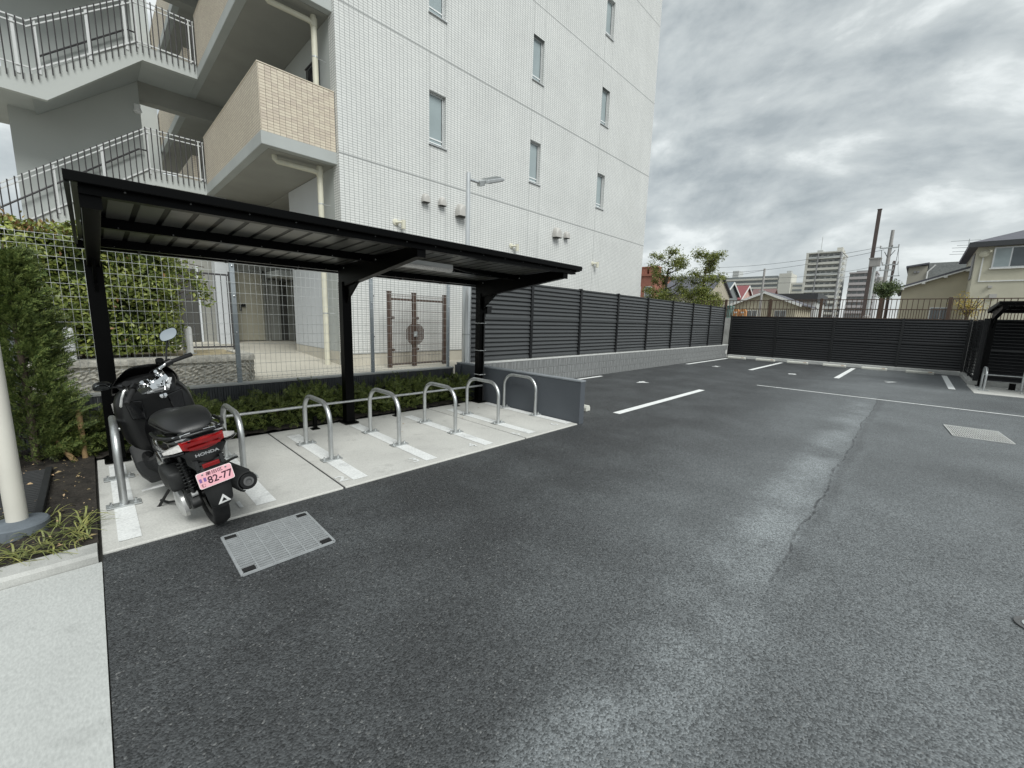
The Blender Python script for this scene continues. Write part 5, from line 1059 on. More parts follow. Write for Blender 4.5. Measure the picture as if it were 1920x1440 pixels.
    mu.lathe([(0.028, 0.0), (0.050, 0.06), (0.066, 0.18), (0.070, d.length*0.55), (0.066, d.length*0.93), (0.060, d.length-0.008), (0.052, d.length), (0.030, d.length), (0.028, d.length-0.02), (0.001, d.length-0.02)], a, d, 24); mf = P('muffler', mu, 'satin_black', smooth=40)
    mb = MB(); mb.lathe([(0.033, d.length-0.002), (0.033, d.length+0.010), (0.020, d.length+0.010), (0.020, d.length-0.015), (0.001, d.length-0.015)], a, d, 20); P('tail_pipe', mb, 'cast_iron', mf, smooth=40)
    mb = MB(); dn = d.normalized(); u = dn.cross(Vector((0, 0, 1))).normalized(); v = u.cross(dn); rg = []
    for t in (0.28, 0.5, 0.75, 0.96, 1.0):
        sc = 0.082 if t < 1 else 0.070; rg.append([tuple(a+d*t+u*(sc*math.cos(q))+v*(sc*math.sin(q))) for q in np.linspace(rad(-60), rad(115), 11)]+[tuple(a+d*t+u*((sc-0.007)*math.cos(q))+v*((sc-0.007)*math.sin(q))) for q in np.linspace(rad(115), rad(-60), 11)])
    mb.loft(rg); P('heat_shield', mb, 'matt_plastic', mf, smooth=40)
    mb = MB(); mb.tube([(0.165, 0.38, 0.26), (0.13, 0.5, 0.20), (0.05, 0.55, 0.18)], 0.020, 10); P('exhaust_pipe', mb, 'cast_iron', mf, smooth=40)
    mb = MB(); mb.box(0.055, 0.085, -0.12, 0.20, 0.245, 0.285); P('swing_arm', mb, 'engine_dark', bevel=0.006)
    # pegs and stands
    for s in (-1, 1): mb = MB(); mb.bar((s*0.16, 0.33, 0.305), (s*0.315, 0.44, 0.285), 0.035, 0.012); mb.bar((s*0.11, 0.33, 0.31), (s*0.18, 0.35, 0.305), 0.05, 0.04); P('passenger_peg', mb, 'cast_alu' if s < 0 else 'satin_black', bevel=0.004)
    mb = MB(); mb.tube([(-0.10, 0.50, 0.26), (-0.165, 0.515, 0.19), (-0.25, 0.62, 0.045), (-0.29, 0.66, 0.020)], 0.011, 8); mb.tube([(-0.25, 0.62, 0.045), (-0.345, 0.72, 0.016), (-0.385, 0.82, 0.014), (-0.36, 0.85, 0.014), (-0.29, 0.70, 0.022)], 0.006, 6); mb.box(-0.32, -0.25, 0.63, 0.70, 0.002, 0.012); P('side_stand', mb, 'satin_black', smooth=40)
    mb = MB(); mb.tube([(-0.07, 0.34, 0.17), (-0.13, 0.46, 0.09), (-0.19, 0.60, 0.055), (-0.225, 0.66, 0.075)], 0.010, 8); mb.tube([(0.07, 0.30, 0.17), (0.11, 0.15, 0.105)], 0.010, 8); mb.tube([(-0.12, 0.22, 0.10), (0.11, 0.17, 0.105)], 0.010, 8); P('centre_stand', mb, 'satin_black', smooth=40)
    # front
    LS = [(1.035, 0.62, 0.05, 0.06), (1.03, 0.63, 0.16, 0.22), (1.028, 0.64, 0.225, 0.285), (1.05, 0.645, 0.250, 0.315), (1.14, 0.665, 0.272, 0.315), (1.26, 0.665, 0.255, 0.290), (1.38, 0.66, 0.205, 0.235), (1.50, 0.66, 0.125, 0.16), (1.56, 0.65, 0.06, 0.09)]
    mb = MB(); mb.loft([se(*t, n=3.0) for t in LS]); fr = P('front_cowl', mb, 'satin_black', smooth=50)
    mb = MB(); mb.loft([se(0.78, 0.42, 0.12, 0.16, n=3), se(0.86, 0.43, 0.11, 0.17, n=3), se(0.96, 0.46, 0.11, 0.18, n=3), se(1.04, 0.50, 0.14, 0.20, n=3)]); P('centre_tunnel', mb, 'gloss_black', smooth=50)
    for s in (-1, 1):
        mb = MB(); mb.loft([se(0.60, 0.285, 0.06, 0.03, cx=s*0.19, n=4), se(0.85, 0.27, 0.07, 0.03, cx=s*0.20, n=4), se(1.0, 0.30, 0.07, 0.04, cx=s*0.205, n=4), se(1.06, 0.40, 0.065, 0.08, cx=s*0.205, n=4)]); P('floor_board', mb, 'matt_plastic', smooth=40)
        mb = MB(); mb.loft([[(s*x, y, z) for x, y, z in ((0.085, 1.012, 0.84), (0.195, 1.016, 0.86), (0.18, 1.012, 0.70), (0.10, 1.008, 0.68))], [(s*x, y, z) for x, y, z in ((0.08, 1.04, 0.845), (0.20, 1.045, 0.865), (0.185, 1.04, 0.69), (0.095, 1.04, 0.67))]]); P('pocket_lid', mb, 'gloss_black', fr, bevel=0.006)
    mb = MB(); mb.lathe([(0.026, 0), (0.026, 0.012), (0.018, 0.014)], (0.06, 1.02, 0.84), (0, -1, 0.15), 16); mb.box(0.056, 0.064, 0.995, 1.006, 0.825, 0.86); P('key_switch', mb, 'chrome', fr, smooth=40)
    # inner dash, chromed bar cover
    mb = MB(); mb.loft([se(1.005, 0.90, 0.16, 0.045), se(1.06, 0.955, 0.19, 0.06), se(1.18, 0.98, 0.20, 0.05), se(1.30, 0.97, 0.17, 0.04)]); P('dashboard', mb, 'satin_black', fr, smooth=50)
    SC = []
    for t in np.linspace(0, 1, 9):
        hw = 0.235-0.085*t**2; SC.append([(hw*x, 1.36-0.20*t-0.10*abs(x)**2.2, 0.89+0.22*t-0.035*abs(x)**3*t) for x in np.linspace(-1, 1, 13)])
    mb = MB(); nb = 13; mb.add([p for r in SC for p in r], [(i*nb+k, i*nb+k+1, (i+1)*nb+k+1, (i+1)*nb+k) for i in range(8) for k in range(12)]); sc_ = P('wind_screen', mb, 'gloss_black', smooth=60, fixn=False); so = sc_.modifiers.new('thick', 'SOLIDIFY'); so.thickness = 0.004
    bar = MB(); c0 = Vector((0.03, 1.0, 0.965))
    def H(x, y, z): return ST @ (c0+Vector((x, y, z)))
    mb = MB(); mb.tube([H(-0.27, -0.085, 0.055), H(-0.17, -0.04, 0.075), H(-0.11, -0.01, 0.065), H(-0.06, 0.015, 0.0), H(0, 0.02, -0.015), H(0.06, 0.015, 0.0), H(0.11, -0.01, 0.065), H(0.17, -0.04, 0.075), H(0.27, -0.085, 0.055)], 0.0125, 12); hb = P('handlebar', mb, 'chrome', smooth=50)
    mb = MB(); mb.tube([H(0, 0.02, -0.10), H(0, 0.015, 0.02)], 0.028, 14); mb.loft([[tuple(H(x, y, z)) for x, y, z in ((-0.085, -0.055, s_), (0.085, -0.055, s_), (0.115, 0.05, s_), (0.05, 0.085, s_), (-0.05, 0.085, s_), (-0.115, 0.05, s_))] for s_ in (-0.035, 0.005, 0.02)]); mb.lathe([(0.030, 0), (0.030, 0.035), (0.022, 0.042)], H(0, 0.02, 0.005), tuple(AX), 16); P('stem_clamp', mb, 'chrome', hb, smooth=35)
    mb = MB(); mb.lathe([(0.055, 0), (0.058, 0.02), (0.05, 0.03)], H(0.0, 0.10, -0.005), tuple((ST.to_3x3() @ Vector((0, -0.6, 0.8)))), 20); mb.tube([H(-0.05, -0.03, 0.01), H(-0.02, -0.07, -0.03), H(0.05, -0.08, -0.06)], 0.008, 8); mb.tube([H(0.06, -0.02, 0.02), H(0.03, -0.07, -0.02), H(-0.03, -0.09, -0.07)], 0.006, 8); mb.box(-0.045, 0.055, 0.945, 0.985, 0.895, 0.915); P('meter_trim', mb, 'chrome', hb, smooth=40)
    for dx, dz in ((-0.075, 0.03), (0.075, 0.035)):
        mb = MB(); mb.lathe([(0.034, 0), (0.036, 0.012), (0.030, 0.030), (0.012, 0.038)], H(dx, -0.01, dz), tuple(ST.to_3x3() @ Vector((0, -0.5, 0.86))), 18); P('bar_clamp', mb, 'chrome', hb, smooth=40)
    mb = MB(); mb.loft([[tuple(H(x, y, z)) for x, y, z in ((-0.095, -0.075+q, -0.03-q), (0.0, -0.10+q, -0.075-q), (0.095, -0.075+q, -0.03-q), (0.085, -0.06+q, -0.018-q), (0.0, -0.082+q, -0.058-q), (-0.085, -0.06+q, -0.018-q))] for q in (0, 0.02)]); P('bar_cover_edge', mb, 'decal_silver', hb)
    for s in (-1, 1):
        mb = MB(); mb.tube([H(s*0.20, -0.055, 0.068), H(s*0.33, -0.115, 0.040)], 0.0175, 14); mb.tube([H(s*0.33, -0.115, 0.040), H(s*0.345, -0.122, 0.037)], [0.020, 0.017], 12); P('grip', mb, 'rubber', hb, smooth=40)
        mb = MB(); mb.tube([H(s*0.155, -0.035, 0.075), H(s*0.20, -0.055, 0.070)], 0.029, 14); P('switch_box', mb, 'satin_black', hb, smooth=40)
        mb = MB(); mb.tube([H(s*0.15, 0.015, 0.075), H(s*0.20, 0.045, 0.068), H(s*0.27, 0.015, 0.042), H(s*0.345, -0.045, 0.022)], [0.009, 0.010, 0.008, 0.009], 8); P('brake_lever', mb, 'cast_alu' if s < 0 else 'satin_black', hb, smooth=40)
        mb = MB(); mb.lathe([(0.030, 0), (0.030, 0.035)], H(s*0.165, 0.02, 0.09), tuple(AX), 12); P('reservoir', mb, 'satin_black', hb, smooth=40)
    for s, c, nrm, r0 in ((1, (0.245, 1.12, 1.335), (0.05, -1, 0.12), (0.165, 1.10, 1.10)), (-1, (-0.285, 0.90, 1.035), (0.25, -0.55, -0.75), (-0.12, 0.97, 0.96))):
        c = Vector(c); nn = Vector(nrm).normalized(); ux = nn.cross(Vector((0, 0, 1))).normalized(); uz = ux.cross(nn)
        mb = MB(); mid = (Vector(r0)+c)/2+Vector((0, 0.03, 0.0)); mb.tube([Vector(r0), mid, c+nn*-0.02-uz*0.02], 0.0075, 8); mi = P('mirror', mb, 'satin_black', hb, smooth=40)
        def oval(k, dd): return [tuple(c+ux*(0.066*k*math.copysign(abs(math.cos(a))**0.8, math.cos(a)))+uz*(0.045*k*math.copysign(abs(math.sin(a))**0.8, math.sin(a))+0.35*0.066*k*math.cos(a)*s*-1)+nn*dd) for a in np.linspace(0, 2*math.pi, 26, endpoint=False)]
        mb = MB(); mb.loft([oval(0.55, -0.035), oval(0.9, -0.022), oval(1.06, 0.0), oval(1.06, 0.004)]); P('mirror_shell', mb, 'satin_black', mi, smooth=40)
        mb = MB(); mb.loft([oval(0.98, 0.003), oval(0.97, 0.006)]); P('mirror_glass', mb, 'mirror', mi, fixn=True)
    # cables
    mb = MB()
    for dx, q in ((-0.10, 0.03), (0.10, 0.02), (-0.06, 0.05)): mb.tube([H(dx*1.6, 0.0, 0.07), H(dx, 0.09+q, 0.05), H(dx*0.4, 0.12, -0.02), H(0, 0.12, -0.12)], 0.0045, 6)
    P('cables', mb, 'satin_black', smooth=40)
    # headlamp side lens visible at the left shoulder
    for s in (-1, 1): mb = MB(); mb.loft([[(s*x, y, z) for x, y, z in ((0.258, 1.16, 0.80), (0.262, 1.22, 0.83), (0.268, 1.20, 0.75))], [(s*x, y, z) for x, y, z in ((0.20, 1.40, 0.78), (0.19, 1.43, 0.82), (0.21, 1.40, 0.72))]]); P('front_lens', mb, 'lens_clear', fr)
scooter()
# ================================================================== beyond the far fence
def rail_fence():
    w = thing('rail_fence', 'brown metal railing on a wall behind the black far fence', 'railing', (24.2, 0, 0)); X = 24.2
    mb = MB(); mb.box(24.08, 24.34, -12, 9.2, -0.05, 2.0); obj('base_wall', mb, 'concrete_kerb', w)
    Y0, Y1 = -11.5, 9.0
    for z, h in ((2.90, 0.035), (2.47, 0.035), (2.08, 0.035)):
        mb = MB(); mb.box(X-0.02, X+0.02, Y0, Y1, z-h/2, z+h/2); obj('rail', mb, 'rail_brown', w)
    for i in range(10): y = 7.6-i*2.09; mb = MB(); mb.box(X-0.055, X+0.055, y-0.055, y+0.055, 2.0, 2.96); obj('post', mb, 'rail_brown', w)
    a = MB().box(-0.012, 0.012, -0.012, 0.012, 2.08, 2.90).mesh('bar'); a.materials.append(MATS['rail_brown']); b = MB().box(-0.011, 0.011, -0.011, 0.011, 2.08, 2.47).mesh('bar'); b.materials.append(MATS['rail_brown'])
    y = 8.9
    while y > -6:
        share('bar', a, (X, y, 0), w); share('bar', b, (X+0.03, y-0.08, 0), w); y -= 0.165
rail_fence()
def leaf_ball(C0, r, n, s0, m, parent, squash=0.8, name='foliage'):
    C = np.array(C0)+unit(n)*(r*rng.random(n)**0.75)[:, None]*np.array([1, 1, squash]); s = s0*(0.7+0.6*rng.random(n)); return C, s
def pruned_tree(label, base, H, seed, spread, bias):
    rd = random.Random(seed); w = thing('pruned_tree', label, 'tree', base, 0, 'pruned street trees behind the grey fence'); bx, by, bz = base
    mb = MB(); mb.tube([(bx, by, 0), (bx+0.05, by+0.05, H*0.35), (bx-0.03, by+0.02, H*0.6), (bx+0.02, by-0.04, H*0.85)], [0.13, 0.11, 0.085, 0.05], 9); obj('trunk', mb, 'bark', w, smooth=60)
    br = MB(); tips = []
    for i in range(15):
        z0 = H*(0.38+0.045*i*0.9); a = rd.uniform(0, 6.283) if i % 3 else (math.pi/2 if i % 2 else -math.pi/2)+rd.uniform(-0.4, 0.4); L = spread*rd.uniform(0.65, 1.1)*(1.05-0.5*(z0/H-0.38)); rise = rd.uniform(0.25, 0.9)*L
        p0 = Vector((bx, by, z0)); p1 = p0+Vector((math.cos(a)*L*0.5, math.sin(a)*L*0.5, rise*0.35)); p2 = p0+Vector((math.cos(a+0.25)*L, math.sin(a+0.25)*L, rise))
        br.tube([p0, p1, p2], [0.045, 0.03, 0.012], 6); tips += [p2, p1.lerp(p2, 0.55)]
        p3 = p1+Vector((math.cos(a-0.8)*L*0.35, math.sin(a-0.8)*L*0.35, rise*0.5)); br.tube([p1, p3], [0.022, 0.009], 5); tips.append(p3)
    tips += [Vector((bx, by, H*q)) for q in (0.80, 0.9, 0.97, 0.6, 0.5, 0.42)]
    obj('limbs', br, 'bark', w, smooth=60)
    Cs, Ss = [], []
    for t in tips:
        C, s = leaf_ball(t, rd.uniform(0.30, 0.60), rd.randint(110, 200), 0.10, None, None); Cs.append(C); Ss.append(s)
    for k in range(26):
        C, s = leaf_ball((bx+rd.uniform(-.8, .8), by+rd.uniform(-1, 1)*spread, H*rd.uniform(0.36, 0.62)), rd.uniform(0.3, 0.5), 190, 0.10, None, None); Cs.append(C); Ss.append(s)
    C = np.concatenate(Cs); s = np.concatenate(Ss); n = len(C); stuff(leaves('crown', C, unit(n)+np.array([0, 0, 0.2]), unit(n)+np.array([-0.3, -0.2, 0.7]), s, s*0.55, 'tree_leaf', w))
pruned_tree('leafy pruned tree beside the right edge of the apartment block', (27.0, 12.3, 0), 6.1, 3, 1.25, 0)
pruned_tree('sparser pruned tree with bare limbs in front of the grey roof', (27.0, 9.9, 0), 6.0, 5, 1.0, 0)
def bushes():
    for nm, lab, cat, c, rx, n, m, s0, ht in (('bush', 'dense green bush at the foot of the two pruned trees', 'bush', (26.3, 9.6, 2.6), (0.7, 1.0, 0.9), 1500, 'tree_leaf', 0.10, 0), ('bush', 'loose olive bush left of the dense green one above the grey fence', 'bush', (26.5, 12.3, 2.5), (0.7, 1.4, 0.7), 1300, 'tree_leaf', 0.10, 0),
                                         ('pine_tree', 'small dark pine tree beside the rusty pole', 'tree', (40, 2.05, 4.45), (1.0, 1.0, 0.72), 2600, 'pine_leaf', 0.17, 1), ('yellow_shrub', 'yellow leaved shrub behind the railing by the cream house', 'shrub', (27.5, -1.45, 2.75), (0.5, 0.75, 0.65), 700, 'yellow_leaf', 0.08, 0)):
        w = thing(nm, lab, cat, (c[0], c[1], 0)); C = np.array(c)+unit(n)*(rng.random(n)**0.5)[:, None]*np.array(rx)*(0.8+0.2*np.sin(rng.random(n)*20))[:, None]
        C[:, 2] += 0.15*np.sin(C[:, 1]*5+C[:, 0]*3); s = s0*(0.7+0.6*rng.random(n)); stuff(leaves('crown', C, unit(n)+np.array([0, 0, 0.4]), unit(n)+np.array([-0.4, 0, 0.8]), s, s*(0.5 if not ht else 0.3), m, w))
        mb = MB(); mb.tube([(c[0], c[1], 0), (c[0]+0.05, c[1], c[2])], [0.09, 0.05], 8)
        for k in range(7): a = k*0.9; mb.tube([(c[0], c[1], c[2]-0.5), (c[0]+0.5*rx[0]*math.cos(a), c[1]+0.6*rx[1]*math.sin(a), c[2]+0.3)], [0.03, 0.01], 5)
        obj('trunk', mb, 'bark', w)
bushes()

def gable_y(name, label, X0, X1, Y0, Y1, ze, zr, wall, roof, trim='trim_white', group=None, xr=None):
    """ridge runs along Y, gable end faces -Y, roof plane faces -X"""
    w = thing(name, label, 'house', ((X0+X1)/2, (Y0+Y1)/2, 0), 0, group); xm = xr or (X0+X1)/2
    mb = MB(); mb.prism([(X0, 0), (X1, 0), (X1, ze), (xm, zr-0.05), (X0, ze)], 1, Y0, Y1); obj('wall', mb, wall, w)
    mb = MB(); e = 0.35; sl = (zr-ze)/(xm-X0)
    mb.prism([(X0-e, ze-e*sl), (xm, zr), (X1+e, ze-e*(zr-ze)/(X1-xm)), (X1+e, ze-e*(zr-ze)/(X1-xm)+0.15), (xm, zr+0.16), (X0-e, ze-e*sl+0.15)], 1, Y0-0.3, Y1+0.3); r = obj('roof', mb, roof, w)
    if trim:
        mb = MB(); mb.prism([(X0-e, ze-e*sl-0.10), (xm, zr-0.16), (X1+e, ze-e*(zr-ze)/(X1-xm)-0.10), (X1+e, ze-e*(zr-ze)/(X1-xm)+0.14), (xm, zr+0.15), (X0-e, ze-e*sl+0.14)], 1, Y0-0.36, Y0-0.305); obj('barge_board', mb, trim, w)
    return w
def windows_x(w, X, rects, m='window_far', fr='trim_white', d=0.06):
    for y0, y1, z0, z1 in rects:
        mb = MB(); mb.box(X-d, X+0.01, y0-0.08, y1+0.08, z0-0.08, z1+0.08); f = obj('window', mb, fr, w); ym = (y0+y1)/2
        mb = MB(); mb.box(X-d-0.012, X-d-0.002, y0, ym-0.03, z0, z1); obj('pane', mb, m, f); mb = MB(); mb.box(X-d-0.012, X-d-0.002, ym+0.03, y1, z0, z1); obj('pane', mb, m, f)
def houses():
    # long grey roof behind the pruned trees: ridge along Y
    w = gable_y('house', 'house with long slate grey roof behind the pruned trees', 50.4, 58, 17.9, 23.4, 5.25, 7.45, 'wall_tan', 'roof_slate', None); windows_x(w, 50.4, [(18, 19.6, 2.6, 4.2), (20.6, 21.8, 2.6, 4.2)])
    gable_y('house', 'small house with blue grey roof and dark gable with white trim', 65.1, 71.2, 20.8, 25.0, 6.1, 7.84, 'wall_grey', 'roof_blue', xr=68.0)
    gable_y('house', 'small pink walled house with a red roof', 72.5, 79.2, 20.8, 23.0, 5.76, 7.94, 'wall_pink', 'roof_red', xr=75.8)
    w = gable_y('house', 'house with brownish mauve roof right of the pink house', 80, 87, 18.6, 21.6, 5.3, 7.9, 'wall_pink', 'roof_mauve', None); windows_x(w, 80, [(19.4, 20.6, 3.2, 4.4)])
    # low beige gable facing the car park
    w = thing('house', 'low beige house with white edged sloping roof in front of the mauve roof', 'house', (57, 12.75, 0))
    mb = MB(); mb.prism([(9.7, 0), (15.8, 0), (15.8, 4.1), (12.75, 5.25), (9.7, 4.1)], 0, 53.4, 62); obj('wall', mb, 'wall_beige', w)
    mb = MB(); mb.prism([(9.2, 3.88), (12.75, 5.32), (16.3, 3.88), (16.3, 4.02), (12.75, 5.48), (9.2, 4.02)], 0, 52.9, 62.4); obj('roof', mb, 'roof_slate', w)
    mb = MB(); mb.prism([(9.15, 3.72), (12.75, 5.2), (16.35, 3.72), (16.35, 4.0), (12.75, 5.46), (9.15, 4.0)], 0, 52.82, 52.89); obj('barge_board', mb, 'trim_white', w); windows_x(w, 53.4, [(10.6, 11.6, 2.2, 3.3), (13.4, 14.4, 2.2, 3.3)])
    w = thing('warehouse', 'dark flat roofed warehouse below the tall apartment tower', 'building', (95, 16.8, 0)); mb = MB(); mb.box(90, 100, 13.6, 19.9, 0, 6.2); obj('wall', mb, 'apt_grey', w); mb = MB(); mb.box(89.6, 100.4, 13.3, 20.2, 6.2, 7.6); obj('roof', mb, 'roof_dark', w)
    # brick block at the left
    w = thing('brick_building', 'red brick building with two stubby towers behind the pruned trees', 'building', (65, 30, 0)); mb = MB(); mb.box(60, 70, 29.2, 36, 0, 8.6); obj('wall', mb, 'wall_brick', w); mb = MB(); mb.box(59.8, 70.2, 29.0, 36.2, 8.6, 8.85); obj('parapet', mb, 'wall_brick', w)
    for y in (29.2, 30.7): mb = MB(); mb.box(60.3, 62, y, y+1.15, 8.85, 9.9); mb.box(60.2, 62.1, y-0.1, y+1.25, 9.9, 10.05); obj('roof_tower', mb, 'wall_brick', w)
    windows_x(w, 60, [(29.6, 30.6, 5.5, 7), (31.4, 32.4, 5.5, 7)])
    # cream gable house on the right with a shingled one behind
    w = thing('house', 'cream plaster house with one long sloping eave left of the window house', 'house', (66, -2, 0))
    mb = MB(); mb.prism([(1.78, 0), (-8, 0), (-8, 5.9), (-3.2, 7.72), (1.78, 5.92)], 0, 60, 71); obj('wall', mb, 'wall_beige', w)
    mb = MB(); mb.prism([(2.35, 5.78), (-3.2, 7.82), (-8.6, 5.74), (-8.6, 5.92), (-3.2, 8.03), (2.35, 5.96)], 0, 59.4, 71.5); r = obj('roof', mb, 'roof_slate', w)
    mb = MB(); mb.prism([(2.35, 5.66), (-3.2, 7.70), (-3.2, 7.82), (2.35, 5.78)], 0, 59.38, 59.6); obj('eave_board', mb, 'trim_white', w)
    for t in (0.1, 0.37, 0.64, 0.9): y = 2.3-5.5*t; z = 5.70+2.04*t; mb = MB(); mb.box(59.34, 59.8, y-0.13, y+0.13, z-0.16, z+0.02); obj('rafter_end', mb, 'trim_white', w)
    windows_x(w, 60, [(-1.95, -0.6, 2.6, 3.9)], 'glass_dark', 'alu')
    w = thing('house', 'taupe house with grey shingle roof rising behind the cream house', 'house', (76, -1, 0))
    mb = MB(); mb.box(72, 82, 0.19, 1.87, 0, 9.45); mb.box(72.5, 82, -6, 0.2, 0, 7.6); obj('wall', mb, 'wall_taupe', w)
    mb = MB(); mb.prism([(71.5, 7.5), (77, 10.1), (83, 7.5), (83, 7.75), (77, 10.32), (71.5, 7.72)], 1, -6.2, 0.12); obj('roof', mb, 'roof_shingle', w)
    mb = MB(); mb.prism([(2.1, 9.3), (0.1, 9.6), (0.1, 9.8), (2.1, 9.48)], 0, 71.6, 82.3); obj('roof', mb, 'roof_slate', w)
    mb = MB(); mb.tube([(71.9, 0.14, 7.2), (71.9, 0.14, 8.7), (71.95, -0.45, 9.5)], 0.07, 8); obj('drain_pipe', mb, 'trim_white', w)
    for y in (0.95, 1.25): mb = MB(); mb.box(71.85, 72.0, y-0.1, y+0.1, 8.65, 8.85); obj('vent', mb, 'apt_dark', w)
    a = MB(); a.tube([(75, -2.95, 10.0), (75, -2.95, 12.7)], 0.035, 6)
    for z, y0, y1 in ((12.55, -1.4, -3.9), (12.0, -2.0, -3.7), (11.75, -1.6, -2.9), (11.3, -1.7, -2.9), (11.0, -1.5, -2.8)): a.tube([(75, y0, z), (75, y1, z-0.05)], 0.028, 5)
    obj('tv_antenna', a, 'galv_flat', w)
    # window house at the right edge
    w = thing('house', 'cream two storey house with a sliding window at the right edge', 'house', (60, -8, 0))
    mb = MB(); mb.box(55, 67, -14, -2.78, 0, 9.28); obj('wall', mb, 'wall_cream', w)
    mb = MB(); x0, x1, y0, y1 = 54.35, 67.6, -14.6, -2.2; mb.add([(x0, y0, 8.95), (x1, y0, 8.95), (x1, y1, 8.95), (x0, y1, 8.95), (x0, y0, 9.3), (x1, y0, 9.3), (x1, y1, 9.3), (x0, y1, 9.3), (60, -9.5, 11.6), (62, -7.5, 11.6)], [(0, 1, 2, 3), (0, 4, 5, 1), (1, 5, 6, 2), (2, 6, 7, 3), (3, 7, 4, 0), (4, 7, 9, 8), (7, 6, 9), (6, 5, 8, 9), (5, 4, 8)]); obj('roof', mb, 'roof_slate', w)
    mb = MB(); mb.box(54.3, 54.36, -14.6, -2.18, 8.90, 9.32); obj('fascia', mb, 'roof_dark', w)
    f = MB(); f.box(54.9, 54.99, -5.75, -3.75, 7.10, 8.85); fr = obj('window', f, 'alu', w)
    for a_, b_, m in ((-4.72, -3.85, 'glass'), (-5.65, -4.80, 'glass_dark')): mb = MB(); mb.box(54.88, 54.895, a_, b_, 7.22, 8.75); obj('pane', mb, m, fr)
    mb = MB(); mb.box(54.8, 54.95, -5.85, -3.65, 7.02, 7.10); obj('sill', mb, 'trim_white', fr)
    mb = MB(); mb.box(54.93, 54.999, -14, -3.15, 5.98, 6.08); mb.box(54.93, 54.999, -3.24, -3.15, 6.08, 8.6); obj('cable_duct', mb, 'trim_white', w)
    mb = MB(); mb.lathe([(0.32, 0), (0.26, 0.05), (0.05, 0.10)], (54.7, -3.20, 8.35), (-1, 0.3, 0.25), 18); mb.tube([(54.95, -3.25, 8.3), (54.6, -3.3, 8.25), (54.55, -3.5, 8.45)], 0.03, 6); mb.box(54.45, 54.6, -3.62, -3.48, 8.4, 8.6); obj('satellite_dish', mb, 'wall_cream', w, smooth=40)
    for y, z, s in ((-3.92, 5.55, 0.12), (-4.2, 4.75, 0.22)): mb = MB(); mb.box(54.8, 55, y-s, y+s, z-s*0.8, z+s*0.8); obj('vent', mb, 'vent_grey', w)
    mb = MB(); mb.box(56.2, 58.2, -2.77, -2.70, 6.4, 8.6); obj('side_window', mb, 'apt_dark', w)
houses()

